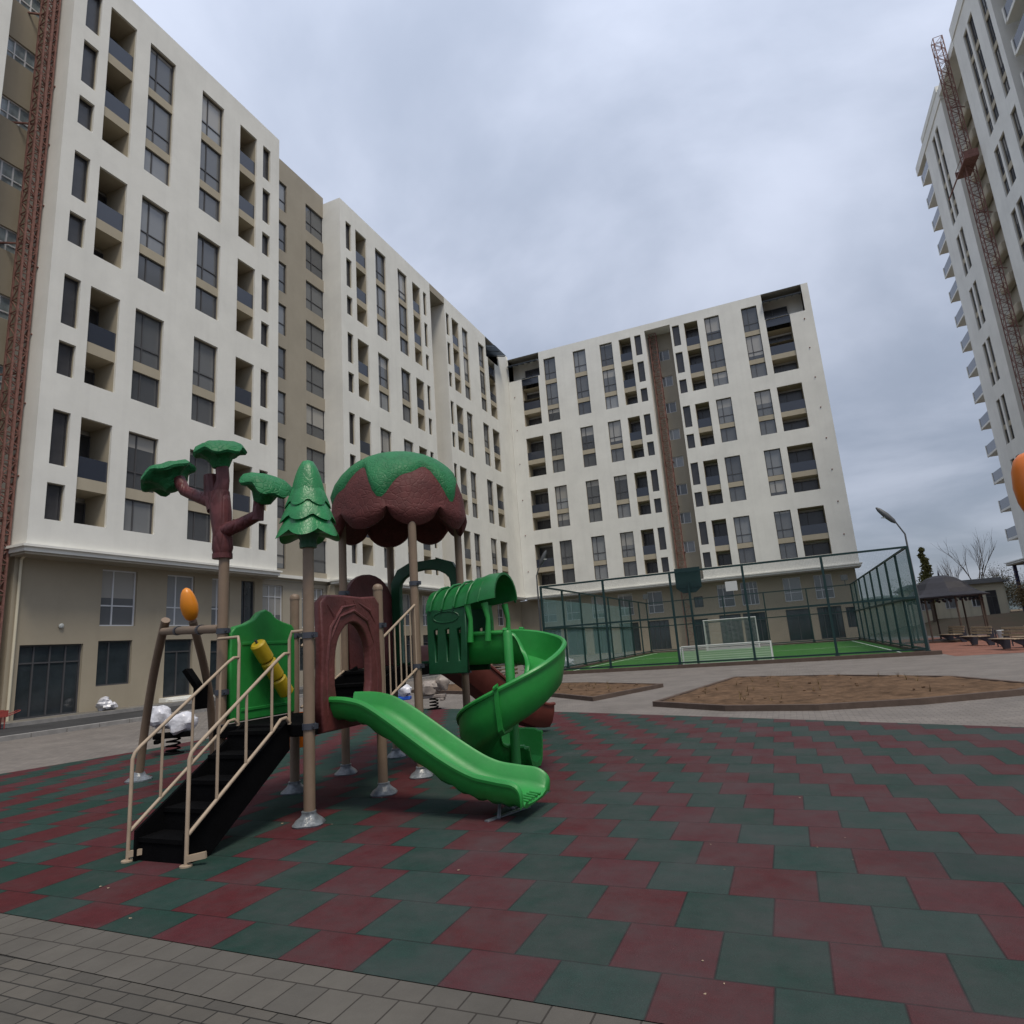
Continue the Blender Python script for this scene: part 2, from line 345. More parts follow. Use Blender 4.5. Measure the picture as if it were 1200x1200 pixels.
    def build(s, name, parent=None, mat=None, smooth=False, bevel=0., loc=None):
        bmesh.ops.recalc_face_normals(s.bm, faces=s.bm.faces)
        me = bpy.data.meshes.new(name)
        if mat: s.mats = [M[mat]]
        if smooth:
            for f in s.bm.faces: f.smooth = True
            for e in s.bm.edges:
                if len(e.link_faces) == 2 and e.calc_face_angle(0) > R(40): e.smooth = False
        if mat:
            for f in s.bm.faces: f.material_index = 0
        s.bm.to_mesh(me); s.bm.free()
        for m in s.mats: me.materials.append(m)
        o = bpy.data.objects.new(name, me); col.objects.link(o)
        if parent: o.parent = parent
        if loc: o.location = loc
        if bevel:
            b = o.modifiers.new('bevel', 'BEVEL'); b.width = bevel; b.segments = 2; b.limit_method = 'ANGLE'; b.angle_limit = R(40)
        return o

def thing(name, label, cat, loc=(0,0,0), rz=0., group=None):
    o = bpy.data.objects.new(name, None); col.objects.link(o); o.location = loc; o.rotation_euler = (0,0,rz)
    o['label'] = label; o['category'] = cat
    if group: o['group'] = group
    o.empty_display_size = .3
    return o
def tag(o, label, cat, group=None):
    o['label'] = label; o['category'] = cat
    if group: o['group'] = group
    return o
def structure(o, kind='structure'): o['kind'] = kind; return o
def inst(o, parent, loc, rz=0.):
    c = o.copy(); col.objects.link(c); c.parent = parent; c.location = loc; c.rotation_euler = (0,0,rz); return c
def copy_thing(root, loc, rz, label):
    r = root.copy(); col.objects.link(r); r.location = loc; r.rotation_euler = (0,0,rz); r['label'] = label
    for ch in [o for o in bpy.data.objects if o.parent == root]:
        c = ch.copy(); col.objects.link(c); c.parent = r
        for g in [o for o in bpy.data.objects if o.parent == ch]:
            d = g.copy(); col.objects.link(d); d.parent = c
    return r

# ------------------------------------------------------------------ camera (wide phone lens, tilted up and slightly rolled)
H = 1.57; F = 740.; PX = 1200.
roll, pitch, yaw = R(4.2), math.atan(156.7/F), R(-22.507)
fwd = Vector((math.sin(yaw)*math.cos(pitch), math.cos(yaw)*math.cos(pitch), math.sin(pitch)))
r0 = Vector((math.cos(yaw), -math.sin(yaw), 0)); u0 = r0.cross(fwd)
rt = r0*math.cos(roll) - u0*math.sin(roll); upv = r0*math.sin(roll) + u0*math.cos(roll)
cam_d = bpy.data.cameras.new('camera'); cam = bpy.data.objects.new('camera', cam_d); col.objects.link(cam)
mat = Matrix((rt, upv, -fwd)).transposed().to_4x4(); mat.translation = Vector((0,0,H)); cam.matrix_world = mat
cam_d.sensor_width = 36; cam_d.lens = 36*F/PX; cam_d.clip_end = 9000; cam_d.clip_start = .05
scene.camera = cam

# ------------------------------------------------------------------ sky and light
SUN_EL, SUN_AZ = 63., 132.    # azimuth clockwise from +Y
w = bpy.data.worlds.new('World'); scene.world = w; w.use_nodes = True
nt = w.node_tree; L = nt.links; bg = nt.nodes['Background']; bg.inputs['Strength'].default_value = .1
sky = nt.nodes.new('ShaderNodeTexSky'); sky.sky_type = 'NISHITA'; sky.sun_disc = False
sky.sun_elevation = R(SUN_EL); sky.sun_rotation = R(SUN_AZ)
tc = nt.nodes.new('ShaderNodeTexCoord')
sep = nt.nodes.new('ShaderNodeSeparateXYZ'); L.new(tc.outputs['Generated'], sep.inputs[0])
def wm(op, a, b=None, c=None):
    n = nt.nodes.new('ShaderNodeMath'); n.operation = op
    for i, v in enumerate((a, b, c)):
        if v is None: continue
        if hasattr(v, 'node'): L.new(v, n.inputs[i])
        else: n.inputs[i].default_value = v
    return n.outputs[0]
zc = wm('ADD', wm('MAXIMUM', sep.outputs[2], 0.), .22)
cv = nt.nodes.new('ShaderNodeCombineXYZ'); L.new(wm('DIVIDE', sep.outputs[0], zc), cv.inputs[0]); L.new(wm('DIVIDE', sep.outputs[1], zc), cv.inputs[1])
n1 = nt.nodes.new('ShaderNodeTexNoise'); n1.inputs['Scale'].default_value = 1.15; n1.inputs['Detail'].default_value = 7; n1.inputs['Roughness'].default_value = .52
n1.inputs['Distortion'].default_value = .35
L.new(cv.outputs[0], n1.inputs['Vector'])
mr = nt.nodes.new('ShaderNodeMapRange'); mr.interpolation_type = 'SMOOTHSTEP'; mr.inputs['From Min'].default_value = .36; mr.inputs['From Max'].default_value = .66
L.new(n1.outputs['Fac'], mr.inputs['Value'])
cc = nt.nodes.new('ShaderNodeMix'); cc.data_type = 'RGBA'; L.new(mr.outputs['Result'], cc.inputs[0])
cc.inputs[6].default_value = (3.35,3.8,4.75,1)      # grey blue underside of the cloud deck
cc.inputs[7].default_value = (5.5,5.95,7.1,1)        # thinner, brighter cloud
el = nt.nodes.new('ShaderNodeMapRange'); el.inputs['From Min'].default_value = 0; el.inputs['From Max'].default_value = .75
el.inputs['To Min'].default_value = .51; el.inputs['To Max'].default_value = 1.26; el.clamp = False
L.new(sep.outputs[2], el.inputs['Value'])
sc = nt.nodes.new('ShaderNodeVectorMath'); sc.operation = 'SCALE'; L.new(cc.outputs[2], sc.inputs[0]); L.new(el.outputs['Result'], sc.inputs['Scale'])
mx = nt.nodes.new('ShaderNodeMix'); mx.data_type = 'RGBA'; mx.inputs[0].default_value = .88
L.new(sky.outputs[0], mx.inputs[6]); L.new(sc.outputs[0], mx.inputs[7]); L.new(mx.outputs[2], bg.inputs['Color'])
sd = bpy.data.lights.new('sun', 'SUN'); sd.energy = 1.8; sd.angle = R(16); sd.color = (1,.91,.76)
so = bpy.data.objects.new('sun', sd); col.objects.link(so)
dv = Vector((math.sin(R(SUN_AZ))*math.cos(R(SUN_EL)), math.cos(R(SUN_AZ))*math.cos(R(SUN_EL)), math.sin(R(SUN_EL))))
so.rotation_euler = (-dv).to_track_quat('-Z', 'Y').to_euler()
scene.view_settings.view_transform = 'Standard'; scene.view_settings.look = 'None'; scene.view_settings.exposure = .38; scene.view_settings.gamma = 1

# ------------------------------------------------------------------ ground
def sheet(name, poly, z, mat, kind='structure'):
    m = MB(); m.f([m.bm.verts.new((x,y,z)) for x, y in poly])
    return structure(m.build(name, None, mat), kind)
def grid_terrain():
    m = MB(); xs = [-4000,-1500,-600,-250,-120,-60,-30] + [6+i*4 for i in range(0,32)] + [180,260,400,700,1500,4000]
    xs = sorted(set(xs)); ys = [-300,-100,-30,0,30,48] + [52+i*4 for i in range(0,28)] + [180,260,400,700,1500,4000]
    def hz(x,y):
        t = min(1, max(0, (y-54)/14)) * min(1, max(0, (x-9)/6))
        z = -.03 + 1.25*t*t*(3-2*t)
        if t > 0 and y < 400: z += .35*t*noise.noise(Vector((x*.13,y*.13,2)))
        return z
    v = {(x,y): m.bm.verts.new((x,y,hz(x,y))) for x in xs for y in ys}
    for a, b in zip(xs, xs[1:]):
        for c, d in zip(ys, ys[1:]): m.f([v[a,c], v[b,c], v[b,d], v[a,d]])
    return structure(m.build('ground', None, 'field', smooth=True))
grid_terrain()
sheet('paving', [(-27.2,-12),(24,-12),(24,68),(-27.2,68)], 0., 'pave')
sheet('red_paving', [(5.6,29),(24,29),(24,54),(5.6,54)], .004, 'pave_red')
EY = lambda x: 3.02-.0196*(x+5.3)        # the tile field runs very slightly askew to the pavers
sheet('near_paving', [(-12.5,-6),(24,-6),(24,EY(24)-.4),(-12.5,EY(-12.5)-.4)], .006, 'pave_near')
sheet('paving_edge_row', [(-12.5,EY(-12.5)-.4),(24,EY(24)-.4),(24,EY(24)),(-12.5,EY(-12.5))], .010, 'pave_edge')
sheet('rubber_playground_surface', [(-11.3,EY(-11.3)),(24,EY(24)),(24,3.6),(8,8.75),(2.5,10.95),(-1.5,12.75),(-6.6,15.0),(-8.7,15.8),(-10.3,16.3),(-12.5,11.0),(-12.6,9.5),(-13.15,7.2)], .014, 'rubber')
# road along the left block: lane, kerbs, footway
sheet('road', [(-26.2,-12),(-20.6,-12),(-20.6,66),(-26.2,66)], .005, 'asphalt')
m = MB()
for y in range(-12, 66): m.box(-20.6,-20.42,y+.01,y+.99,-.02,.13)
structure(m.build('road_kerb', None, 'gkerb', bevel=.01))
m = MB(); m.box(-28.2,-26.35,-12,66.6,-.02,.14); structure(m.build('footway', None, 'pave_walk'))
m = MB(); m.box(-26.35,-26.2,-12,66.6,-.02,.15); structure(m.build('footway_kerb', None, 'gkerb'))

def bed(name, poly, label, seed):
    t = thing(name, label, 'planting bed', (sum(p[0] for p in poly)/len(poly), sum(p[1] for p in poly)/len(poly), 0))
    cx, cy, _ = t.location; P = [Vector((x-cx, y-cy)) for x, y in poly]; n = len(P)
    k = MB()
    ins = []
    for i in range(n):
        a, b, c = P[i-1], P[i], P[(i+1)%n]
        d1 = (b-a).normalized(); d2 = (c-b).normalized(); nn = (Vector((-d1.y,d1.x))+Vector((-d2.y,d2.x)))
        ins.append(b + nn.normalized()*.12/max(.5, nn.length/2))
    v = [[k.bm.verts.new((p.x,p.y,z)) for p in q] for q, z in ((P,-.02),(P,.11),(ins,.11),(ins,-.02))]
    for i in range(n):
        for a, b in ((0,1),(1,2),(2,3)): k.f([v[a][i], v[a][(i+1)%n], v[b][(i+1)%n], v[b][i]])
    k.build('kerb', t, 'kerb')
    s = MB(); fc = s.f([s.bm.verts.new((p.x,p.y,.08)) for p in ins])
    bmesh.ops.triangulate(s.bm, faces=[fc])
    for _ in range(5):
        es = [e for e in s.bm.edges if e.calc_length() > .3]
        if es: bmesh.ops.subdivide_edges(s.bm, edges=es, cuts=1, use_grid_fill=False); bmesh.ops.triangulate(s.bm, faces=[f for f in s.bm.faces if len(f.verts) > 3])
    for vv in s.bm.verts:
        if len([e for e in vv.link_edges if len(e.link_faces) == 1]) == 0:
            vv.co.z += .03 + .035*noise.noise(Vector((vv.co.x*1.1, vv.co.y*1.1, seed))) + .035*noise.noise(Vector((vv.co.x*5, vv.co.y*5, seed)))
    s.build('soil', t, 'soil', smooth=True)
    # clods and dry weeds
    w_ = MB(); k = 0
    lo = (min(p.x for p in P), min(p.y for p in P)); hi = (max(p.x for p in P), max(p.y for p in P))
    while k < 22:
        x, y = random.uniform(lo[0],hi[0]), random.uniform(lo[1],hi[1])
        if not all((P[(i+1)%n]-P[i]).cross(Vector((x,y))-P[i]) > .35*(P[(i+1)%n]-P[i]).length for i in range(n)): continue
        w_.blob((x,y,.13), random.uniform(.015,.035), 8, .3, (1.2,1,.6), k*1.); k += 1
    w_.build('soil_clods', t, 'soil')['kind'] = 'stuff'
    g = MB(); k = 0
    while k < 26:
        x, y = random.uniform(lo[0],hi[0]), random.uniform(lo[1],hi[1])
        if not all((P[(i+1)%n]-P[i]).cross(Vector((x,y))-P[i]) > .3*(P[(i+1)%n]-P[i]).length for i in range(n)): continue
        k += 1
        for j in range(9):
            a = random.uniform(0,6.28); h = random.uniform(.06,.2); b_ = Vector((x,y,.1)); e_ = b_+Vector((math.cos(a)*h*.5, math.sin(a)*h*.5, h)); sd_ = Vector((-math.sin(a),math.cos(a),0))*.006
            g.f([g.bm.verts.new(b_-sd_), g.bm.verts.new(b_+sd_), g.bm.verts.new(e_)])
    g.build('dry_weeds', t, 'shrub')['kind'] = 'stuff'
    return t
# points run counter-clockwise
bed('planting_bed', [(-3.09,14.95),(-1.4,13.68),(.29,13.36),(2.,13.84),(3.8,14.86),(4.4,15.9),(3.5,18.6),(1.14,20.75),(-1.86,21.93)], 'large bare brown soil bed with a kerb in front of the green pitch fence', 3.)
bed('planting_bed', [(-11.43,21.12),(-7.09,18.74),(-4.99,16.63),(-3.8,20.3),(-6.9,22.6),(-15,26.0),(-14.6,22.91)], 'narrower soil bed partly hidden behind the spiral slide', 8.)

# ------------------------------------------------------------------ apartment blocks
class Face:
    """a facade plane: u runs along it, d goes into the building, z up"""
    def __init__(s, kind, c): s.k, s.c = kind, c
    def p(s, u, d, z): return {'L': (s.c-d, u, z), 'B': (u, s.c+d, z), 'C': (s.c+d, u, z)}[s.k]
    def rz(s): return {'L': R(90), 'B': 0., 'C': R(-90)}[s.k]
def cuts(lo, hi, hs, a, b): return sorted({lo, hi} | {h[a] for h in hs} | {h[b] for h in hs})
def skin(mb, F_, u0,u1,z0,z1,holes,d0,dep):
    us, zs = cuts(u0,u1,holes,0,1), cuts(z0,z1,holes,2,3)
    V = {}
    def v(u,z): 
        if (u,z) not in V: V[u,z] = mb.bm.verts.new(F_.p(u,d0,z))
        return V[u,z]
    for a, b in zip(us, us[1:]):
        for c, d in zip(zs, zs[1:]):
            um, zm = (a+b)/2, (c+d)/2
            if any(h[0] < um < h[1] and h[2] < zm < h[3] for h in holes): continue
            mb.f([v(a,c), v(b,c), v(b,d), v(a,d)])
    for h in holes:
        a, b, c, d = h[:4]
        for (p, q) in (((a,c),(b,c)), ((b,c),(b,d)), ((b,d),(a,d)), ((a,d),(a,c))):
            mb.quad(F_.p(p[0],d0,p[1]), F_.p(q[0],d0,q[1]), F_.p(q[0],d0+(h[4] if len(h) > 4 else dep),q[1]), F_.p(p[0],d0+(h[4] if len(h) > 4 else dep),p[1]))
_wcache = {}
def window(parent, F_, u0,u1,z0,z1, d=.16, style='tall', name='window', fr='frame', gl='glass'):
    """one window: frame with its bars, and its pane as a child"""
    w_, h_ = round(u1-u0,2), round(z1-z0,2); key = (w_,h_,style,fr,gl)
    if key not in _wcache:
        f = MB(); t = .06
        f.box(0,t,0,.08,0,h_); f.box(w_-t,w_,0,.08,0,h_); f.box(t,w_-t,0,.08,0,t); f.box(t,w_-t,0,.08,h_-t,h_)
        if style in ('tall','door','cross'):
            tr = {'tall': .85, 'door': h_-.6, 'cross': h_*.36}[style]
            f.box(t,w_-t,.004,.07,tr-.03,tr+.03)
        if style in ('tall','short','cross'): f.box(w_*.36-.03,w_*.36+.03,.002,.074,t,h_-t)
        if style == 'door': f.box(w_*.5-.03,w_*.5+.03,.002,.074,t,h_-.6)
        if style == 'wide':
            for q in (.25,.5,.75): f.box(w_*q-.03,w_*q+.03,.002,.074,t,h_-t)
            f.box(t,w_-t,.004,.07,h_-.75,h_-.69)
        me_f = f.build(name, None, fr)
        g = MB(); g.box(t*.5,w_-t*.5,.045,.06,t*.5,h_-t*.5); me_g = g.build('pane', None, gl)
        _wcache[key] = (me_f.data, me_g.data)
        bpy.data.objects.remove(me_f); bpy.data.objects.remove(me_g)
    mf, mg = _wcache[key]
    o = bpy.data.objects.new(name, mf); col.objects.link(o); o.parent = parent
    # local frame: x along u, y into the wall
    if F_.k == 'B': o.location = F_.p(u0,d,z0)
    elif F_.k == 'L': o.location = F_.p(u0,d,z0); o.rotation_euler = (0,0,R(90))
    else: o.location = F_.p(u1,d,z0); o.rotation_euler = (0,0,R(-90))
    g = bpy.data.objects.new('pane', mg); col.objects.link(g); g.parent = o
    return o
def slab(parent, F_, name, u0,u1,d0,d1,z0,z1, mat):
    a, b = F_.p(u0,d0,z0), F_.p(u1,d1,z1); m = MB()
    m.box(min(a[0],b[0]),max(a[0],b[0]),min(a[1],b[1]),max(a[1],b[1]),min(a[2],b[2]),max(a[2],b[2]))
    return m.build(name, parent, mat)
def sbox(m, F_, u0,u1,d0,d1,z0,z1):
    a, b = F_.p(u0,d0,z0), F_.p(u1,d1,z1)
    m.box(min(a[0],b[0]),max(a[0],b[0]),min(a[1],b[1]),max(a[1],b[1]),min(a[2],b[2]),max(a[2],b[2]))

GROUPS = [(34.9,3),(25.45,2),(19.08,2),(12.72,2)]
def floors(T, n):
    """(bottom, top) of every opening of a group, tallest first"""
    out = []
    for i in range(n): out.append((T-3.2*i-(2.72 if i < n-1 else 1.55), T-3.2*i))
    return out
def block(parent, F_, u0,u1,z0,z1, cols, depth=14., groups=GROUPS, notch=()):
    """white skin with tall openings, beige inner skin, windows, balconies"""
    outer, inner, notches = [], [], notch
    for kind, a, b in cols:
        for T, n in groups:
            fl = floors(T, n)
            if kind == 'n':
                for lo, hi in fl:
                    outer.append((a,b,(hi-2.4 if hi-lo > 2 else lo),hi)); inner.append((a+.01,b-.01,(hi-2.4 if hi-lo > 2 else lo)+.01,hi-.01,.12))
            else:
                outer.append((a,b,fl[-1][0],T))
                if kind == 'b':
                    for lo, hi in fl: inner.append((a+.02,b-.02,lo+.03,hi-.02))
                else:
                    for lo, hi in fl: inner.append((a+.01,b-.01,lo+.01,hi-.01,.12))
    for na, nb, nz in notches:
        outer = [h if not (h[0] >= na-.1 and h[1] <= nb+.1 and h[3] > nz) else (h[0],h[1],h[2],min(h[3],nz-.001)) for h in outer]; outer.append((na,nb,nz,z1,1.6))
        inner = [h for h in inner if not (h[0] >= na-.1 and h[1] <= nb+.1 and h[3] > nz)]; inner.append((max(na,u0+.06),min(nb,u1-.06),nz-2.7,z1-.06,1.6))
    wm_ = MB(); skin(wm_, F_, u0,u1,z0,z1,outer,0,.12)
    # returns and roof of the block
    for q in ((u0,u1),):
        wm_.quad(F_.p(u0,0,z0),F_.p(u0,depth,z0),F_.p(u0,depth,z1),F_.p(u0,0,z1))
        wm_.quad(F_.p(u1,0,z0),F_.p(u1,depth,z0),F_.p(u1,depth,z1),F_.p(u1,0,z1))
        wm_.quad(F_.p(u0,1.7,z1),F_.p(u1,1.7,z1),F_.p(u1,depth,z1),F_.p(u0,depth,z1))
        ed = sorted({u0,u1}|{v for n_ in notches for v in n_[:2]})
        for a_, b_ in zip(ed, ed[1:]):
            if not any(n_[0] <= (a_+b_)/2 <= n_[1] for n_ in notches): wm_.quad(F_.p(a_,0,z1),F_.p(b_,0,z1),F_.p(b_,1.7,z1),F_.p(a_,1.7,z1))
        wm_.quad(F_.p(u0,1.7,z0),F_.p(u1,1.7,z0),F_.p(u1,1.7,z1),F_.p(u0,1.7,z1))
        wm_.quad(F_.p(u0,0,z0),F_.p(u1,0,z0),F_.p(u1,depth,z0),F_.p(u0,depth,z0))
        wm_.quad(F_.p(u0,depth,z0),F_.p(u1,depth,z0),F_.p(u1,depth,z1),F_.p(u0,depth,z1))
    wm_.build('wall', parent, 'white')
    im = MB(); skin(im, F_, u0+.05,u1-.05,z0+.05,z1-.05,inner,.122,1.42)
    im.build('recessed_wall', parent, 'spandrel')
    for kind, a, b in cols:
        for T, n in groups:
            for lo, hi in floors(T, n):
                tall = hi-lo > 2
                if kind == 'w': window(parent, F_, a+.01,b-.01,lo,hi,.2,'tall' if tall else 'short')
                elif kind == 'n': window(parent, F_, a+.01,b-.01,(hi-2.4 if tall else lo)+.01,hi-.01,.2,'plain','narrow_window','louvre','louvre')
                else:
                    window(parent, F_, a+.02+(b-a)*.0,b-.03,lo+.03,hi-.25,1.44,'short','balcony_door','frame','louvre')
                    if tall:
                        r = MB(); sbox(r, F_, a+.01,b-.01,.13,.15,lo+.0,lo+.98); r.mats = [M['balglass']]
                        r.cur = 0; o = r.build('balcony_rail', parent, 'balglass')
    return parent
def cornice(parent, F_, u0,u1,z, ret=1.2):
    m = MB(); sbox(m, F_, u0-.12,u1+.12,-.12,ret,z-.02,z+.16); sbox(m, F_, u0-.22,u1+.22,-.22,ret+.002,z+.16,z+.26)
    m.build('cornice', parent, 'white')
    s = MB(); sbox(s, F_, u0-.05,u1+.05,-.05,ret,z-.12,z-.025); s.build('soffit', parent, 'taupe')

def podium(parent, F_, u0,u1,z1,d,items,mat='beige',depth=12.):
    holes = [(a,b,c,e) for (_,a,b,c,e) in items]
    m = MB(); skin(m, F_, u0,u1,0.,z1,holes,d,.2)
    m.quad(F_.p(u0,d,0),F_.p(u0,d+depth,0),F_.p(u0,d+depth,z1),F_.p(u0,d,z1)); m.quad(F_.p(u1,d,0),F_.p(u1,d+depth,0),F_.p(u1,d+depth,z1),F_.p(u1,d,z1))
    m.build('podium_wall', parent, mat)
    for st, a, b, c, e in items:
        if st == 'door': o = window(parent, F_, a,b,c,e,d+.14,'door','door','frame','glass2')
        elif st == 'shop': o = window(parent, F_, a,b,c,e,d+.14,'wide','shop_front','frame','glass2')
        elif st == 'white': o = window(parent, F_, a,b,c,e,d+.12,'cross','window','wframe','glass')
        elif st == 'white3': o = window(parent, F_, a,b,c,e,d+.12,'wide','window','wframe','glass')
        else: o = window(parent, F_, a,b,c,e,d+.12,'short','window','frame','glass2')

XL = -27.
FL = Face('L', XL)
# --- first white block
t = thing('apartment_building', 'nearest white apartment block on the left, above beige shopfronts, beside the red hoist mast', 'apartment building', (XL,21.8,0))
def rooted(F_, t):
    """facade coordinates relative to the building's base point"""
    ox, oy, _ = t.location
    class G(Face):
        def p(s, u, d, z):
            x, y, zz = Face.p(s,u,d,z); return (x-ox, y-oy, zz)
    g = G(F_.k, F_.c); return g
FA = rooted(FL, t)
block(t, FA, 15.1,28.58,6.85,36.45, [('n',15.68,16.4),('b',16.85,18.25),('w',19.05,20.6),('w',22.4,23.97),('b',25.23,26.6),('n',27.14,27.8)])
cornice(t, FA, 15.1,28.58,6.6)
podium(t, FA, 15.3,28.5,6.55,1.0, [('shop',15.75,18.25,.14,3.0),('win',18.9,20.5,1.15,3.1),('white',18.9,20.6,3.75,6.3),('white',22.2,23.8,3.75,6.3),('door',22.2,23.8,.35,3.1),('white',24.9,26.1,3.75,6.3),('door',24.9,26.4,.14,3.0),('win',26.9,27.9,3.75,6.3)])
m = MB(); m.tube([FA.p(15.48,.9,.14), FA.p(15.48,.9,6.4)], .055, 10); m.tube([FA.p(15.48,.9,6.4), FA.p(15.48,.5,6.65)], .055, 10); m.build('downpipe', t, 'cream', smooth=True)
m = MB(); m.blob(FA.p(17.25,.95,3.75), .11, 12, 0, (.6,1,1)); m.build('wall_lamp', t, 'lens', smooth=True)
m = MB(); sbox(m, FA, 22.0,24.6,.55,1.0,.14,.33); sbox(m, FA, 22.1,24.5,.2,.55,.14,.24); m.build('door_step', t, 'white')
m = MB(); sbox(m, FA, 15.78,18.2,.9,.99,.10,.15); m.build('threshold', t, 'gkerb')
m = MB()
for z in (9.8,12.95,16.1,19.3,22.4,25.6,28.8): m.blob(FA.p(15.09,.9,z), .05, 8, 0)
m.build('anchor_bolts', t, 'rust')
m = MB(); sbox(m, FA, 17.02,17.75,.75,1.12,23.05,23.6); m.build('air_conditioner', t, 'lamp')

# --- beige wing at the far left edge with a hoist mast before it
t = thing('apartment_building', 'beige rendered wing at the left picture edge behind the lattice hoist mast', 'apartment building', (-29,12.,0))
FW = rooted(Face('L', -29.), t)
wh = [(13.0,14.86,z-1.1,z) for z in (34.05,30.85,27.6,24.4,21.2,18.0,14.8,11.6)]
m = MB(); skin(m, FW, 9.,15.09,0.,38.,wh,0,.2)
m.quad(FW.p(9,0,38),FW.p(15.09,0,38),FW.p(15.09,12,38),FW.p(9,12,38)); m.quad(FW.p(9,0,0),FW.p(9,12,0),FW.p(9,12,38),FW.p(9,0,38))
m.quad(FW.p(9,12,0),FW.p(15.09,12,0),FW.p(15.09,12,38),FW.p(9,12,38))
m.build('wall', t, 'beige')
for a, b, c, d in wh: window(t, FW, a+.01,b-.01,c,d,.1,'wide','window','wframe','paleglass')
# --- white block before the wing (only its edge enters the picture)
t = thing('apartment_building', 'white block of which only a pale strip shows at the top left corner', 'apartment building', (-27.,6.,0))
FZ = rooted(Face('L', -27.), t)
block(t, FZ, 2.,12.65,6.85,36.45, [('w',3.2,4.8),('w',6.4,8.),('b',9.2,10.6),('n',11.1,11.8)], depth=10)
podium(t, FZ, 2.,12.6,6.85,1.0, [('shop',3,6,.14,3.),('shop',7,10,.14,3.)])

# --- taupe link
t = thing('apartment_building', 'taupe recessed link with wide dark windows between two white blocks', 'apartment building', (-28.6,31.8,0))
FK = rooted(Face('L', -28.6), t)
zt = [35.2-3.2*i for i in range(9)]
it = [(a,b,z-2.25,z) for z in zt for a, b in ((29.15,31.03),(33.0,35.0))]
m = MB(); skin(m, FK, 28.6,34.96,6.6,37.,it,0,.2); m.quad(FK.p(28.6,0,37),FK.p(34.96,0,37),FK.p(34.96,12,37),FK.p(28.6,12,37)); m.build('wall', t, 'taupe')
for a, b, c, d in it: window(t, FK, a+.01,b-.01,c,d,.1,'tall')
m = MB(); sbox(m, FK, 28.6,34.96,-.25,0.,6.75,6.95); m.build('ledge', t, 'white')
podium(t, FK, 28.5,34.96,6.6,.1, [('white3',28.75,30.9,3.7,6.3),('white3',32.6,34.7,3.7,6.3),('door',29.2,30.8,.14,3.1),('win',32.4,34.4,1.,3.)], mat='taupe')

# --- long white block behind
t = thing('apartment_building', 'long white block along the left side, behind the taupe link and up to the corner', 'apartment building', (XL,51.,0))
FA2 = rooted(FL, t)
colsA = [('n',35.67,36.36),('b',36.89,38.33),('w',39.55,41.1),('w',42.9,44.4),('b',45.3,46.68),('n',47.2,47.8)]
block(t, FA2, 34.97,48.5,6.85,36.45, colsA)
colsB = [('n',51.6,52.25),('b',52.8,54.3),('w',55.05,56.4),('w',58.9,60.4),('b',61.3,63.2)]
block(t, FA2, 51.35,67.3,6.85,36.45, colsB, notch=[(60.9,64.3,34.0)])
m = MB(); sbox(m, FA2, 48.5,51.35,0,14,35.7,36.45); sbox(m, FA2, 48.52,51.33,1.8,2.0,6.85,35.7); m.build('slot_wall', t, 'taupe')
cornice(t, FA2, 34.97,66.9,6.6)
its = []
for i, u in enumerate([36.2,39.6,43.,46.4,50.,54.,57.8,61.6]):
    its.append(('white',u,u+1.6,3.75,6.3)); its.append(('door' if i%2 else 'shop',u-.1,u+1.9,.14,3.0))
podium(t, FA2, 35.,69.2,6.55,1.0, its)
m = MB(); m.quad(FA2.p(61.,-1.1,35.1),FA2.p(64.2,-1.1,35.1),FA2.p(64.2,1.5,35.8),FA2.p(61.,1.5,35.8))
r = bmesh.ops.solidify(m.bm, geom=m.bm.faces[:], thickness=.08)
for u in (61.1,62.6,64.1): m.bar(FA2.p(u,-1.,35.), FA2.p(u,1.4,35.65), .08)
m.build('canopy', t, 'canopy')

# --- end block facing the camera
YB = 67.; k = 1.015
FB0 = Face('B', YB)
t = thing('apartment_building', 'white apartment block closing the far side, taupe slot down its middle', 'apartment building', (-10.,YB,0))
FB = rooted(FB0, t)
q = lambda kind,a,b: (kind,a*k,b*k)
left = [q('b',-24.9,-22.75),q('w',-21.95,-20.5),q('w',-18.3,-16.8),q('w',-15.1,-13.65),q('b',-12.85,-11.5),q('n',-11.08,-10.36)]
right = [q('n',-6.9,-6.15),q('b',-5.62,-4.2),q('w',-3.5,-1.98),q('w',.28,1.8),q('b',2.42,4.75)]
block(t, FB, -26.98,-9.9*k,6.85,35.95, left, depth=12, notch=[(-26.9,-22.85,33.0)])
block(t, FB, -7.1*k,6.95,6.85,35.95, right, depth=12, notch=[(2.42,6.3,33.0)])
m = MB(); sbox(m, FB, -9.9*k,-7.1*k,0,12,35.2,35.95); m.build('slot_lintel', t, 'white')
hs = [((-8.9)*k,(-7.75)*k,z-1.2,z) for z in [33.2-3.15*i for i in range(9)]]
m = MB(); skin(m, FB, -9.9*k,-7.1*k,6.4,35.2,hs,1.9,.15); m.build('slot_wall', t, 'taupe')
for a, b, c, d in hs: window(t, FB, a+.01,b-.01,c,d,1.98,'short','window','wframe','glass')
for u0_, u1_ in ((-26.9,-22.9),(2.45,6.2)):
    m = MB(); m.quad(FB.p(u0_,-.5,34.9),FB.p(u1_,-.5,34.9),FB.p(u1_,1.5,35.7),FB.p(u0_,1.5,35.7))
    bmesh.ops.solidify(m.bm, geom=m.bm.faces[:], thickness=.08)
    n_ = 5
    for i in range(n_+1):
        u = u0_+.06+(u1_-u0_-.12)*i/n_; m.bar(FB.p(u,-.4,34.85), FB.p(u,1.4,35.55), .08)
    m.build('canopy', t, 'canopy')
cornice(t, FB, -26.7,6.95,6.6, 1.6)
its = []
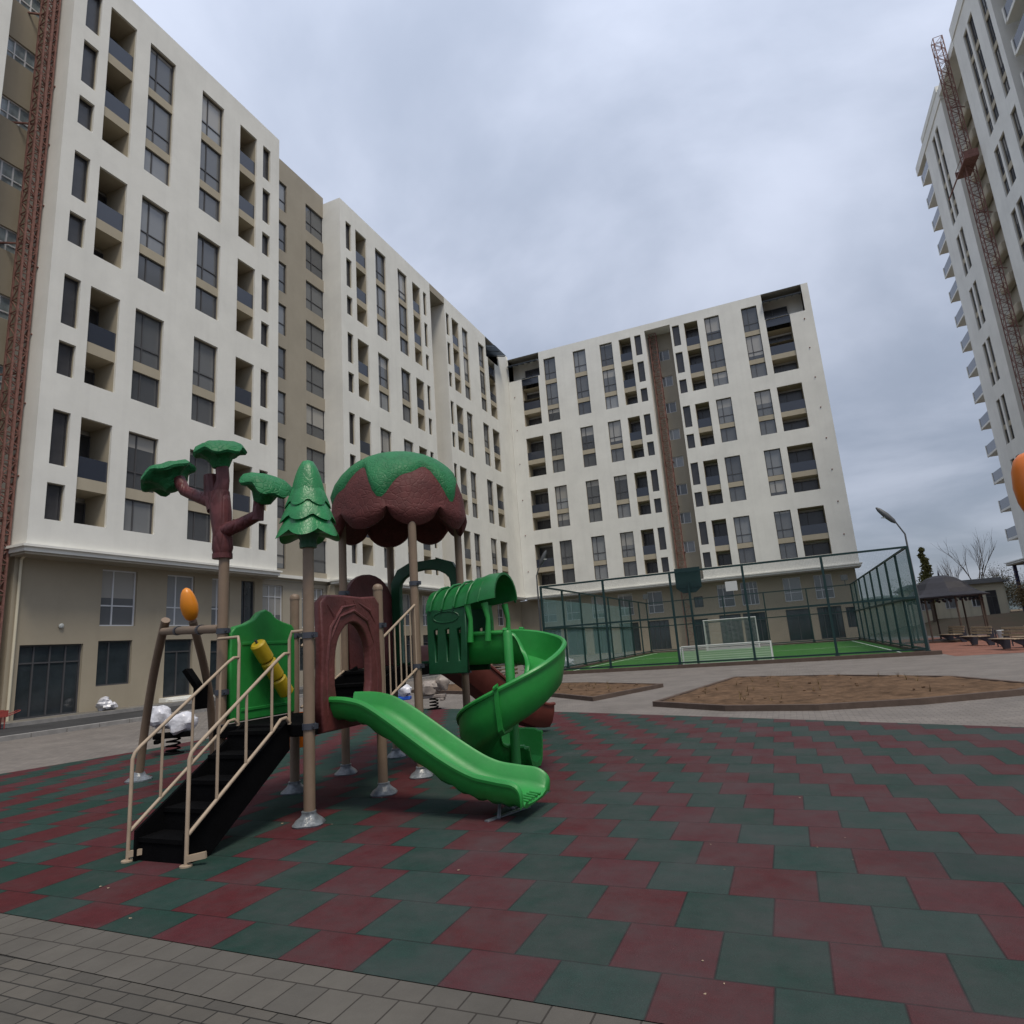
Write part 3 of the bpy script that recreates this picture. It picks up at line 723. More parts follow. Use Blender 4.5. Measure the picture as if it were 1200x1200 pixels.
for i, (u, st) in enumerate([(-25.4,'win'),(-22.6,'white'),(-19.6,'white'),(-16.6,'white'),(-13.4,'white'),(-6.2,'white'),(-3.9,'white3'),(.1,'white'),(2.9,'white')]):
    its.append((st if st != 'win' else 'white',u,u+1.6,3.9,6.2))
    its.append((('shop','door')[i%2],u-.15,u+1.95,.1,3.1))
its.append(('win',-8.6,-7.7,4.1,5.2)); its.append(('door',-8.9,-7.5,.1,2.9)); its.append(('win',5.2,6.0,1.,2.9))
podium(t, FB, -28.6,6.6,6.55,1.3, its)
m = MB()
for z in (9.7,12.9,16.1,19.3,22.5,25.7,28.9,32.1): m.blob(FB.p(6.1,-.02,z), .07, 8, 0)
for z in (9.7,13.9,18.1,22.5,26.7,30.9): m.blob(FB.p(-26.3,-.02,z), .07, 8, 0)
m.build('anchor_bolts', t, 'rust')

# --- tall block on the right
XC = 23.3
t = thing('apartment_building', 'tallest white tower at the right picture edge with stacked end balconies', 'apartment building', (XC,68.,0))
FC = rooted(Face('C', XC), t)
GC = [(54.75,4),(42.05,2),(35.65,2),(29.25,2),(22.9,2),(16.5,2),(10.1,1)]
block(t, FC, 72.5,81.,6.7,56.7, [('w',75.2,76.3),('w',76.75,77.85)], depth=16, groups=GC)
block(t, FC, 57.,66.,6.7,56.7, [('w',60.8,62.1),('w',62.5,63.6),('w',57.75,59.0)], depth=16, groups=GC)
hs = [(67.2,68.4,z-1.3,z) for z in [54.2-3.2*i for i in range(15)]]
m = MB(); skin(m, FC, 66.,72.5,6.7,56.3,hs,1.6,.15); sbox(m, FC, 66.,72.5,1.6,16,56.3,56.5); m.build('slot_wall', t, 'taupe')
for a, b, c, d in hs: window(t, FC, a+.01,b-.01,c,d,1.7,'short','window','frame','glass')
for z in [55.2-3.2*i for i in range(15)]:
    m = MB(); sbox(m, FC, 69.2,72.3,.75,1.58,z-4.1,z-2.95); m.build('balcony_parapet', t, 'spandrel', bevel=.25)
m = MB(); sbox(m, FC, 72.4,85.4,-.1,9,55.7,56.9); sbox(m, FC, 72.7,80.8,-.16,8,56.9,57.6); m.build('roof_slab', t, 'white')
m = MB(); sbox(m, FC, 65.9,72.4,-.05,9,56.1,56.95); m.build('slot_lintel', t, 'white')
m = MB(); sbox(m, FC, 55.,65.9,-.1,15,56.7,58.0); m.build('roof_parapet', t, 'white')
for i in range(15):
    z = 8.9+3.19*i
    m = MB(); m.mat('white'); sbox(m, FC, 81.,84.4,.0,6,z,z+.22)
    m.mat('farglass'); sbox(m, FC, 81.02,84.37,.02,.07,z+.22,z+1.25); sbox(m, FC, 84.3,84.36,.07,5.9,z+.22,z+1.25)
    m.mat('white'); sbox(m, FC, 84.2,84.42,-.02,.1,z-.05,z+1.3)
    m.build('balcony', t)
m = MB(); skin(m, FC, 38.,57.,6.7,58.,[],2.2,.1); m.build('recessed_wall', t, 'taupe')
for i in range(16):
    z = 6.8+3.2*i
    m = MB(); m.mat('white'); sbox(m, FC, 40.,56.4,.3,2.2,z,z+.3); m.mat('balglass'); sbox(m, FC, 40.05,56.35,.32,.38,z+.3,z+1.35)
    m.mat('white'); 
    for u in (44.,48.2,52.3,56.2): sbox(m, FC, u-.12,u+.12,.24,.4,z+.05,z+1.5)
    m.build('loggia', t)
cornice(t, FC, 57.,86.2,6.4,1.5)
podium(t, FC, 40.,81.,6.3,1.4, [('shop',u,u+3.2,.2,5.6) for u in (58,62.5,67,71.5,76)], mat='taupe')
for u in (82.,85.6):
    m = MB(); sbox(m, FC, u,u+.3,.3,.6,0,6.3); m.build('column', t, 'navy')

# ------------------------------------------------------------------ hoist masts
def mast(name, label, x, y, z1, w_=.8, bay=.75, z0=0., ties=(), tie_to=None, group='construction hoist masts'):
    t = thing(name, label, 'hoist mast', (x,y,z0), group=group)
    m = MB(); h = w_/2; n = int((z1-z0)/bay); Hh = n*bay
    C = [(-h,-h),(h,-h),(h,h),(-h,h)]
    for cx, cy in C: m.bar((cx,cy,0),(cx,cy,Hh),.07)
    for i in range(n+1):
        z = i*bay
        for a in range(4):
            p, q_ = C[a], C[(a+1)%4]
            m.bar((*p,z),(*q_,z),.04)
            if i < n:
                if (i+a)%2: m.bar((*p,z),(*q_,z+bay),.035)
                else: m.bar((*q_,z),(*p,z+bay),.035)
    m.build('lattice', t, 'rust')
    if tie_to:
        for z in ties:
            k_ = MB()
            for s_ in (-1,1): k_.bar((s_*h,s_*h*.2,z-z0),(tie_to[0]-x+s_*.4,tie_to[1]-y+s_*.5,z-z0),.07)
            k_.bar((-h,-h*.2,z-z0),(h,h*.2,z-z0),.06); k_.build('wall_tie', t, 'rust')
    b = MB(); b.box(-h-.3,h+.3,-h-.3,h+.3,0,.25); b.build('base_frame', t, 'rust')
    return t
ms = mast('hoist_mast', 'thick rusty red lattice hoist mast at the left picture edge', -28.15,14.72,38.5,.50,.6, .14, ties=[8+6.2*i for i in range(5)], tie_to=(-29.,14.5))
m = MB(); 
for i in range(62): m.bar((-.25,.25,i*.6+.1),(.25,.25,i*.6+.4),.05); m.bar((.25,-.25,i*.6+.4),(.25,.25,i*.6+.1),.05)
m.box(.26,.33,-.05,.05,0,38); m.build('gear_rack', ms, 'rust')
mast('hoist_mast', 'thin red lattice mast in the slot of the long left block', -27.9,49.2,35.5,.55,.75,.14)
mast('hoist_mast', 'brownish red lattice mast in the slot of the far end block', -9.35,68.1,35.0,.75,.7,0.,ties=[10+5*i for i in range(5)], tie_to=(-9.3,68.9))
cm = mast('hoist_mast', 'lattice mast rising above the roof of the tall right tower', 22.75,68.0,59.7,.8,.8,0.,ties=[9+6*i for i in range(8)], tie_to=(23.4,68.0))
m = MB(); m.box(-.75,.45,-1.7,1.5,44.0,44.15); m.box(-.75,.45,-1.7,-1.66,44.15,44.8); m.box(-.75,.45,1.46,1.5,44.15,44.8); m.box(-.75,-.71,-1.66,1.46,44.7,44.75); m.bar((-.7,1.4,44.1),(-.8,4.6,43.9),.10)
m.build('work_platform', cm, 'rust')

# ------------------------------------------------------------------ fenced sports pitch
X0,X1,Y0,Y1 = -11.55,5.06,31.,58.
sheet('sports_pitch', [(X0,Y0),(X1,Y0),(X1,Y1),(X0,Y1)], .05, 'turf')
m = MB(); lw = .09
for a in ((X0+.6,X1-.6,Y0+.6,Y0+.6+lw),(X0+.6,X1-.6,Y1-.7,Y1-.7+lw),(X0+.6,X0+.6+lw,Y0+.69,Y1-.7),(X1-.6-lw,X1-.6,Y0+.69,Y1-.7),(X0+.69,X1-.69,44.4,44.4+lw)):
    m.quad((a[0],a[2],.054),(a[1],a[2],.054),(a[1],a[3],.054),(a[0],a[3],.054))
structure(m.build('pitch_lines', None, 'line'))
t = thing('pitch_fence', 'dark green wire fence around the artificial turf pitch, on a low brown kerb', 'fence', ((X0+X1)/2,Y0,0))
ox, oy = (X0+X1)/2, Y0
def rel(x,y,z): return (x-ox,y-oy,z)
m = MB()
for a in ((X0-.2,X1+.45,Y0-.25,Y0+.05),(X0-.2,X1+.2,Y1-.05,Y1+.2)): m.box(a[0]-ox,a[1]-ox,a[2]-oy,a[3]-oy,-.02,.16)
for a in ((X0-.2,X0+.05,Y0+.05,Y1-.05),(X1-.05,X1+.2,Y0+.05,Y1-.05)): m.box(a[0]-ox,a[1]-ox,a[2]-oy,a[3]-oy,-.02,.16)
m.build('kerb', t, 'kerb', bevel=.01)
ph = 4.5
px_ = [X0+(X1-X0)*i/5 for i in range(6)]; py_ = [Y0+(Y1-Y0)*i/8 for i in range(1,8)]
pts = [(x,Y0) for x in px_]+[(x,Y1) for x in px_]+[(X0,y) for y in py_]+[(X1,y) for y in py_]
proto = None
for x, y in pts:
    if proto is None:
        m = MB(); m.box(-.05,.05,-.05,.05,.16,ph); m.box(-.1,.1,-.1,.1,.16,.19); proto = m.build('post', t, 'fgreen', loc=rel(x,y,0))
    else: inst(proto, t, rel(x,y,0))
for z in (.24,2.35,ph-.03):
    for (a, b) in (((X0,Y0),(X1,Y0)),((X0,Y1),(X1,Y1)),((X0,Y0),(X0,Y1)),((X1,Y0),(X1,Y1))):
        m = MB(); m.bar(rel(*a,z), rel(*b,z), .085 if z > .5 else .07); m.build('rail', t, 'fgreen')
for (a, b) in (((X0,Y0+.03),(X1,Y0+.03)),((X0,Y1-.03),(X1,Y1-.03)),((X0+.03,Y0),(X0+.03,Y1)),((X1-.03,Y0),(X1-.03,Y1))):
    m = MB(); m.quad(rel(*a,.2),rel(*b,.2),rel(*b,ph-.04),rel(*a,ph-.04)); m.build('wire_mesh', t, 'wire')
m = MB(); m.quad(rel(X0-.03,Y0,.2),rel(X0-.03,Y0+20,.2),rel(X0-.03,Y0+20,3.95),rel(X0-.03,Y0,3.85)); m.build('windbreak_net', t, 'net')
m = MB(); m.quad(rel(X1+.03,Y0,.2),rel(X1+.03,Y1,.2),rel(X1+.03,Y1,4.4),rel(X1+.03,Y0,4.4)); m.build('windbreak_net', t, 'net')
# goals
def goal(label, x, y, w_, h_, d_, r=.05, back=1):
    t = thing('football_goal', label, 'goal', (x,y,.05))
    m = MB(); m.tube([(-w_/2,0,0),(-w_/2,0,h_)], r, 10); m.tube([(w_/2,0,0),(w_/2,0,h_)], r, 10); m.tube([(-w_/2-r,0,h_),(w_/2+r,0,h_)], r, 10); m.build('front_frame', t, 'goal', smooth=True)
    m = MB()
    for s_ in (-1,1): m.tube([(s_*w_/2,0,h_),(s_*w_/2,back*d_*.5,h_),(s_*w_/2,back*d_,0),(s_*w_/2,0,0)], r*.6, 8)
    m.tube([(-w_/2,back*d_,r),(w_/2,back*d_,r)], r*.6, 8); m.build('back_frame', t, 'goal', smooth=True)
    m = MB(); m.quad((-w_/2,back*d_*.5,h_),(w_/2,back*d_*.5,h_),(w_/2,back*d_,.05),(-w_/2,back*d_,.05)); m.build('net', t, 'goalnet')
goal('tall white goal at the far end of the pitch', -4.35,54.5,4.0,2.4,1.0)
goal('low white goal just inside the front pitch fence', -3.0,33.4,4.2,.85,1.2,.04,-1)
# basketball board and its pole, both on the fence line
t = thing('basketball_hoop', 'black basketball backboard hung high on the front pitch fence', 'basketball hoop', (-4.1,31.3,.05))
m = MB(); m.box(-.6,.6,0,.05,3.65,4.6); m.quad((-.6,.025,3.65),(.6,.025,3.65),(.3,.025,3.4),(-.3,.025,3.4)); m.build('backboard', t, 'fgreen')
m = MB(); m.tube([(.45*math.cos(i*math.pi/8)*.5,.3+.225*math.sin(i*math.pi/8),3.75) for i in range(17)], .012, 6); m.bar((0,.05,3.75),(0,.12,3.75),.04); m.build('ring', t, 'dorange')
m = MB(); m.bar((0,-.05,.1),(0,-.05,3.9),.1); m.build('pole', t, 'fgreen')
o = MB(); o.box(-.26,.26,-.015,.015,-.22,.22); tag(o.build('notice_board', None, 'lens', loc=(-2.15,30.93,3.55)), 'small pale square notice tied to the front pitch fence', 'sign')

# ------------------------------------------------------------------ lamps
def street_lamp(label, x, y, h, dx, hl=.75, r=.05, group='lamps by the pitch'):
    t = thing('street_lamp', label, 'street lamp', (x,y,0), group=group)
    m = MB(); m.tube([(0,0,0),(0,0,h*.5),(0,0,h-.7),(dx*.25,0,h-.15)], [r*1.4,r,r*.7,r*.6], 10); m.build('pole', t, 'lamp', smooth=True)
    rr = MB(); a = Vector((dx*.25,0,h-.18)); b = a+Vector((dx*hl*.85,0,.78))
    rr.tube([a, a.lerp(b,.15), a.lerp(b,.5), a.lerp(b,.85), b], [.04,.10,.13,.09,.03], 10); rr.build('lamp_head', t, 'lamp', smooth=True)
    l_ = MB(); l_.blob(a.lerp(b,.5)-Vector((0,0,.09)), .1, 10, 0, (2.2,.9,.35)); l_.build('lens', rr and t, 'lens', smooth=True)
    return t
street_lamp('street lamp leaning left above the right corner of the pitch fence', 5.15,31.3,5.75,-1)
street_lamp('street lamp at the left corner of the pitch, head turned right', -12.1,32.,5.9,1,.5)
def flood(label, x, y, z):
    t = thing('floodlight', label, 'floodlight', (x,y,z), group='floodlights on the far pitch fence')
    m = MB(); m.bar((0,0,-.1),(0,0,.35),.06); m.build('bracket', t, 'lamp')
    m = MB(); m.box(-.25,.25,-.12,.12,.35,.8); m.build('lamp_head', t, 'lamp')
flood('floodlight on the far left corner post of the pitch fence', X0+.05,Y1,4.5)
flood('floodlight on the far right corner post of the pitch fence', X1-.35,Y1,4.5)

# ------------------------------------------------------------------ gazebo, benches, background
t = thing('gazebo', 'open gazebo with a dark curved roof beside the pitch fence', 'gazebo', (8.75,45.3,0))
R_ = 2.35; pr = [(R_,2.55),(R_*1.0,2.61),(R_*.80,2.78),(R_*.64,3.05),(R_*.50,3.42),(R_*.32,3.72),(R_*.14,3.86),(.02,3.88)]
m = MB(); m.lathe(pr, seg=8); m.build('roof', t, 'droof')
m = MB(); m.lathe([(.05,3.87),(.05,3.98),(.01,4.2)], seg=8); m.build('finial', t, 'iron')
for i in range(8):
    a = math.pi*2*i/8+.1; x, y = 1.95*math.cos(a), 1.95*math.sin(a)
    m = MB(); m.tube([(x,y,0),(x,y,2.6)], .05, 8); m.build('post', t, 'kerb', smooth=True)
m = MB()
for i in range(8):
    a, b = math.pi*2*i/8+.1, math.pi*2*(i+1)/8+.1
    A, B = Vector((1.95*math.cos(a),1.95*math.sin(a),2.5)), Vector((1.95*math.cos(b),1.95*math.sin(b),2.5))
    m.bar(A,B,.06); 
    for q_ in (.2,.4,.6,.8): m.blob(A.lerp(B,q_)-Vector((0,0,.14)), .09, 8, 0)
m.build('fretwork', t, 'iron')
m = MB(); m.lathe([(2.2,0),(2.2,.1),(.1,.1)], seg=8); m.build('floor', t, 'kerb')

def bench():
    t = thing('park_bench', 'nearest wooden bench with black round ends on the red paving', 'bench', (0,0,0), group='benches on the red paving')
    # back slats and seat slats; the bench runs along local x and faces local -y
    m = MB()
    for i in range(4): m.box(-.95,.95,-.45+i*.125,-.345+i*.125,.42,.455)
    m.build('seat', t, 'wood', bevel=.006)
    m = MB()
    for i in range(3): m.box(-.95,.95,.08+i*.03,.11+i*.03,.52+i*.13,.62+i*.13)
    m.build('backrest', t, 'wood', bevel=.006)
    for x in (-.82,.72):
        m = MB(); y = [(-.42,.41),(.05,.41),(.16,.86),(.24,.86),(.26,.4),(.2,.0),(-.02,.0),(-.1,.18),(-.42,.36)]
        a = [m.bm.verts.new((x,p[0],p[1])) for p in y]; b = [m.bm.verts.new((x+.1,p[0],p[1])) for p in y]; n = len(y)
        m.f(a[::-1]); m.f(b)
        for i in range(n): m.f([a[i],a[(i+1)%n],b[(i+1)%n],b[i]])
        m.build('side_frame', t, 'iron')
    return t
b0 = bench(); b0.location = (8.15,31.6,0); b0.rotation_euler = (0,0,R(-78))
copy_thing(b0, (9.1,32.4,0), R(-78), 'bench at the right picture edge, its back to the nearest bench')
copy_thing(b0, (8.3,37.2,0), R(-78), 'bench in the middle of the row before the gazebo')
copy_thing(b0, (8.5,43.2,0), R(-78), 'far bench half hidden by the right edge of the pitch fence')
copy_thing(b0, (11.2,36.0,0), R(-95), 'bench behind the middle one, closer to the soil bank')
t = thing('litter_bin', 'small white litter bin between the benches', 'bin', (8.55,34.4,0))
m = MB(); m.lathe([(.17,.12),(.22,.7),(.2,.72),(.18,.7)], seg=14); m.build('bucket', t, 'goal', smooth=True)
m = MB(); m.bar((-.27,0,0),(-.27,0,.75),.04); m.bar((.27,0,0),(.27,0,.75),.04); m.bar((-.27,0,.6),(.27,0,.6),.03); m.build('stand', t, 'iron')

t = thing('low_building', 'low cream building with a grey roof behind the gazebo', 'building', (16.5,78.,1.1))
FH = Face('B', 0.)
m = MB(); m.box(-4.4,3.9,0,7,-1.2,3.25); m.build('wall', t, 'cream')
m = MB(); m.box(-4.8,4.3,-.5,7.4,3.25,3.45); m.box(-4.4,3.8,0,7,3.45,3.75); m.build('roof', t, 'tin')
for a in (-3.6,-1.4,.9): 
    window(t, FH, a,a+.95,1.,2.3,-.05,'short','window','wframe','glass2')
window(t, FH, 2.2,3.1,.1,2.5,-.05,'door','door','frame','louvre')
t = thing('low_building', 'long low cream wall with a grey roof, left of the gazebo posts', 'building', (6.5,84.,.3))
m = MB(); m.box(-1.5,6.,0,6,-1,3.4); m.build('wall', t, 'cream'); m = MB(); m.box(-1.8,6.3,-.3,6.3,3.4,3.6); m.build('roof', t, 'tin')

def leafcloud(m, c, r, n, size, sq=(1,1,1)):
    for _ in range(n):
        d = Vector((random.gauss(0,1),random.gauss(0,1),random.gauss(0,1))).normalized()*r*(random.random()**.45)
        p = Vector(c)+Vector((d.x*sq[0],d.y*sq[1],d.z*sq[2]))
        a = Vector((random.gauss(0,1),random.gauss(0,1),random.gauss(0,1))).normalized(); b = a.orthogonal().normalized()
        s_ = size*random.uniform(.5,1.3)
        m.f([m.bm.verts.new(p+a*s_), m.bm.verts.new(p+b*s_*.6), m.bm.verts.new(p-a*s_), m.bm.verts.new(p-b*s_*.6)])
def branches(m, p, d, L_, r, lvl):
    e = p+d*L_; m.tube([p, p.lerp(e,.5)+Vector((random.uniform(-.03,.03),random.uniform(-.03,.03),0))*L_, e], [r,r*.8,r*.6], 5)
    if lvl == 0: return
    for i in range(3):
        nd = (d + Vector((random.uniform(-.5,.5),random.uniform(-.5,.5),random.uniform(0,.45)))).normalized()
        branches(m, p.lerp(e, .55+.2*i), nd, L_*random.uniform(.55,.75), r*.5, lvl-1)
def bare_tree(label, x, y, z, h):
    t = thing('bare_tree', label, 'tree', (x,y,z), group='bare trees behind the low building')
    m = MB(); m.tube([(0,0,-.5),(.05,0,h*.3)], [.16,.11], 7); m.build('trunk', t, 'bark', smooth=True)
    m = MB()
    for i in range(4):
        d = Vector((random.uniform(-.35,.35),random.uniform(-.35,.35),1)).normalized(); branches(m, Vector((.05,0,h*.28)), d, h*.38, .07, 3)
    m.build('crown', t, 'bark')
bare_tree('tallest bare tree with upright branches behind the low cream building', 21.4,92,1.1,9.2)
bare_tree('smaller bare tree left of the tallest one', 19.6,94,1.1,6.8)
bare_tree('thin bare tree right of the tallest one', 24.6,96,1.1,5.5)
def bushy(name, label, x, y, z, w_, h_, matn, n=2400, size=.085, cat='shrub', group=None):
    t = thing(name, label, cat, (x,y,z), group=group)
    m = MB(); m.tube([(0,0,-.5),(.05,0,h_*.5)], [.12,.05], 6); m.build('stem', t, 'bark')
    m = MB()
    for i in range(7):
        leafcloud(m, (random.uniform(-.5,.5)*w_,random.uniform(-.4,.4)*w_,h_*random.uniform(.3,.75)), h_*.38, n//7, size)
    m.build('foliage', t, matn); return t
GB = 'shrubs on the soil bank'
for lab, x, y, z, w_, h_, mt in [('rounded dark green shrub on the skyline above the gazebo roof', 14.6,86,1.3,3.,5.4,'shrubg'),
  ('brown thicket directly behind the low cream building', 21.6,84,1.2,3.5,4.6,'shrub'),
  ('brown thicket at the foot of the tall tower', 25.6,88,1.2,4.,4.2,'shrub'),
  ('dull green bush below the bare trees', 22.9,88,1.2,3.,5.4,'shrubg'),
  ('low brown bush nearest the tower column', 23.,78,1.2,2.2,3.0,'shrub'),
  ('sparse brown bush at the right end of the cream building', 21.6,75.5,1.2,1.6,2.6,'shrub')]:
    bushy('shrub', lab, x, y, z, w_, h_, mt, group=GB)
t = thing('poplar_tree', 'narrow yellow green tree rising behind the right pitch fence corner', 'tree', (13.2,74,.6))
m = MB(); m.tube([(0,0,0),(0,0,5)], [.16,.05], 7); m.build('trunk', t, 'bark')
m = MB()
for i in range(9): leafcloud(m, (random.uniform(-.2,.2),random.uniform(-.2,.2),3.0+i*.55), .85-.075*i, 260, .13, (1,1,1.1))
m.build('crown', t, 'poplar')
# soil heap and hills
def hills():
    m = MB(); n = 90
    for row, (dist, hh) in enumerate(((1500,70),(2300,130))):
        prev = None
        for i in range(n):
            a = R(-70+140*i/(n-1)); h = hh*(.55+.45*noise.noise(Vector((i*.11,row*5.,0)))+.1*noise.noise(Vector((i*.5,row,3))))
            x, y = dist*math.sin(a), dist*math.cos(a)
            cur = [m.bm.verts.new((x*k_,y*k_,z)) for k_, z in ((.8,-5),(.9,h*.45),(1.,h),(1.2,h*.5))]
            if prev:
                for j in range(3): m.f([prev[j],cur[j],cur[j+1],prev[j+1]])
            prev = cur
    return structure(m.build('hills', None, 'hill', smooth=True))
hills()

# ------------------------------------------------------------------ playground set
P = thing('playground_set', 'green and maroon playground set with posts, two slides in front and black stairs', 'playground set', (-5.2,6.5,0))
OX, OY = -5.2, 6.5
def L_(x,y,z=0.): return Vector((x-OX,y-OY,z))
XA, XT = -4.56, -5.87
posts = {'A':(XA,5.28,2.85),'T':(XT,5.38,2.95),'B':(XT+.03,6.50,2.39),'D':(XA,6.52,2.39),'F':(XA-.04,7.43,3.45),'C':(XT-.02,7.56,3.5),'E':(XT-.02,8.80,3.5),'G':(XA-.02,8.74,3.45)}
for kx, (x, y, h) in posts.items():
    m = MB(); m.tube([L_(x,y,.1),L_(x,y,h)], .057, 20); po = m.build('post', P, 'post', smooth=True)
    f = MB()
    sx = random.uniform(-.01,.01)
    f.lathe([(.15,0),(.155,.014),(.13,.04),(.085,.075),(.07,.10),(.072,.125),(.06,.13)], c=L_(x+sx,y,.014), seg=16,
            lobe=lambda i,a,r,z: (r*(1+(.16*(abs(math.cos(2*a+.6))-.4) if i < 4 else 0)+.10*noise.noise(Vector((a*2,i*.7,x*3)))), z))
    f.build('base_cover', po, 'foot', smooth=True)
    if h < 2.5:
        c = MB(); c.lathe([(.062,-.03),(.063,.0),(.05,.03),(.02,.045),(.003,.046)], c=L_(x,y,h), seg=18); c.build('post_cap', po, 'post', smooth=True)
    for z in {'A':(1.83,.93),'T':(1.97,.93,1.3),'B':(1.9,),'D':(1.93,),'F':(2.5,1.4),'C':(2.5,),'E':(2.5,),'G':(2.5,1.25)}[kx]:
        c = MB(); c.tube([L_(x,y,z-.03),L_(x,y,z+.03)], .068, 18); c.box(*(v for v in (x-OX+.055,x-OX+.10,y-OY-.02,y-OY+.02,z-.025,z+.025)))
        for q_ in (-.035,.035): c.tube([L_(x+.075,y+q_,z),L_(x+.075,y+q_*.4,z)], .009, 6)
        c.build('clamp', po, 'clamp', smooth=False)

def platform(z, y0, y1):
    m = MB(); m.box(XT-OX+.03,XA-OX-.03,y0-OY,y1-OY,z-.06,z)
    m.box(XT-OX+.0,XA-OX,y0-OY-.02,y0-OY,z-.12,z-.002); m.box(XT-OX,XA-OX,y1-OY,y1-OY+.02,z-.12,z-.002)
    m.box(XT-OX+.0,XT-OX+.03,y0-OY,y1-OY,z-.12,z-.002); m.box(XA-OX-.03,XA-OX,y0-OY,y1-OY,z-.12,z-.002)
    return m.build('platform', P, 'black', bevel=.008)
platform(.95,5.30,6.50); platform(1.40,7.48,8.76)
# outer stairs
def stairs(name, x0,x1,y0,y1,z0,z1,n):
    m = MB(); dy, dz = (y1-y0)/n, (z1-z0)/n
    for i in range(n):
        m.box(x0-OX+.03,x1-OX-.03,y0+dy*i-OY,y0+dy*(i+1)+.03-OY,z0+dz*(i+1)-.035,z0+dz*(i+1))
        m.box(x0-OX+.03,x1-OX-.03,y0+dy*i-OY+.012,y0+dy*i-OY+.03,z0+dz*i,z0+dz*(i+1)-.035)
    for x in (x0,x1-.03):
        v = [(y0-.02,z0+.0),(y0-.02,z0+dz+.06),(y1,z1+.06),(y1+.02,z1-.02),(y1+.02,z1-.22),(y0+.22,z0)]
        a = [m.bm.verts.new((x-OX,p[0]-OY,p[1])) for p in v]; b = [m.bm.verts.new((x+.03-OX,p[0]-OY,p[1])) for p in v]
        m.f(a[::-1]); m.f(b)
        for i in range(6): m.f([a[i],a[(i+1)%6],b[(i+1)%6],b[i]])
    return m.build(name, P, 'black')
stairs('stairs', -5.40,-4.79,4.08,5.24,.014,.93,5)
stairs('inner_stairs', -5.62,-4.82,6.54,7.46,.95,1.39,3)
def handrail(x, off=0):
    m = MB(); r = .0165
    m.tube([L_(x,4.05,.02),L_(x,4.05,.84),L_(x,4.07,.89),L_(x,4.12,.935),L_(x,5.08,1.62),L_(x,5.15,1.66),L_(x,5.22,1.66)], r, 10)
    m.tube([L_(x,4.06,.25),L_(x,5.0,.93),L_(x,5.10,1.02),L_(x,5.17,1.03),L_(x,5.23,.97)], r, 10)
    for y in (4.34,4.66,4.98): m.tube([L_(x,y,.25+(y-4.06)*.72),L_(x,y,.93+(y-4.12)*.715)], r*.8, 8)
    m.tube([L_(x,5.22,.96),L_(x,5.22,1.80),L_(x+off*.1,5.24,1.88),L_(x+off,5.27,1.88)], r, 10)
    m.lathe([(.05,0),(.05,.012),(.02,.014)], c=L_(x,4.05,.014), seg=12)
    m.bar(L_(x+.0,4.05,.07),L_(x+.14,4.12,.09),.03,.05)
    m.build('handrail', P, 'rail', smooth=True)
handrail(-4.76,.16); handrail(-5.45,-.36)
# inner stair railings
for x in (XA-.02, XT+.06):
    m = MB(); a, b = 6.58, 7.44; z = lambda y: .98+(y-a)*.46
    m.tube([L_(x,a,z(a)+.02),L_(x,b,z(b)+.02)], .016, 8); m.tube([L_(x,a,z(a)+.78),L_(x,b,z(b)+.86)], .016, 8)
    for i in range(7):
        y = a+.06+(b-a-.12)*i/6; m.tube([L_(x,y,z(y)+.02),L_(x,y,z(y)+.78+.08*i/6)], .010, 8)
    m.build('railing', P, 'rail', smooth=True)

def plate(name, pts2, thick, axis, pos, mat, holes=(), bevel=.012, parent=None, smooth=False):
    """flat moulded panel: outline (h, z) in a vertical plane, with openings"""
    m = MB(); import mathutils
    loops = [pts2]+list(holes)
    cu = bpy.data.curves.new('c','CURVE'); cu.dimensions = '2D'; cu.fill_mode = 'BOTH'; cu.extrude = thick/2; cu.bevel_depth = bevel; cu.bevel_resolution = 2
    for lp in loops:
        sp = cu.splines.new('POLY'); sp.points.add(len(lp)-1)
        for i, (a, b) in enumerate(lp): sp.points[i].co = (a,b,0,1)
        sp.use_cyclic_u = True
    ob = bpy.data.objects.new('tmp', cu); col.objects.link(ob)
    dg = bpy.context.evaluated_depsgraph_get(); me = bpy.data.meshes.new_from_object(ob.evaluated_get(dg))
    bpy.data.objects.remove(ob); bpy.data.curves.remove(cu)
    # (a, b, c) -> world: plane X=const : a->y, b->z, c->x ; plane Y=const : a->x
    for v in me.vertices:
        a, b, c = v.co
        v.co = L_(pos+c, a, b) if axis == 'X' else L_(a, pos+c, b)
    me.materials.clear(); me.materials.append(M[mat])
    o = bpy.data.objects.new(name, me); col.objects.link(o); o.parent = parent or P
    return o
def arcpts(cx,cz,rx,rz_,a0,a1,n): return [(cx+rx*math.cos(R(a0+(a1-a0)*i/n)), cz+rz_*math.sin(R(a0+(a1-a0)*i/n))) for i in range(n+1)]
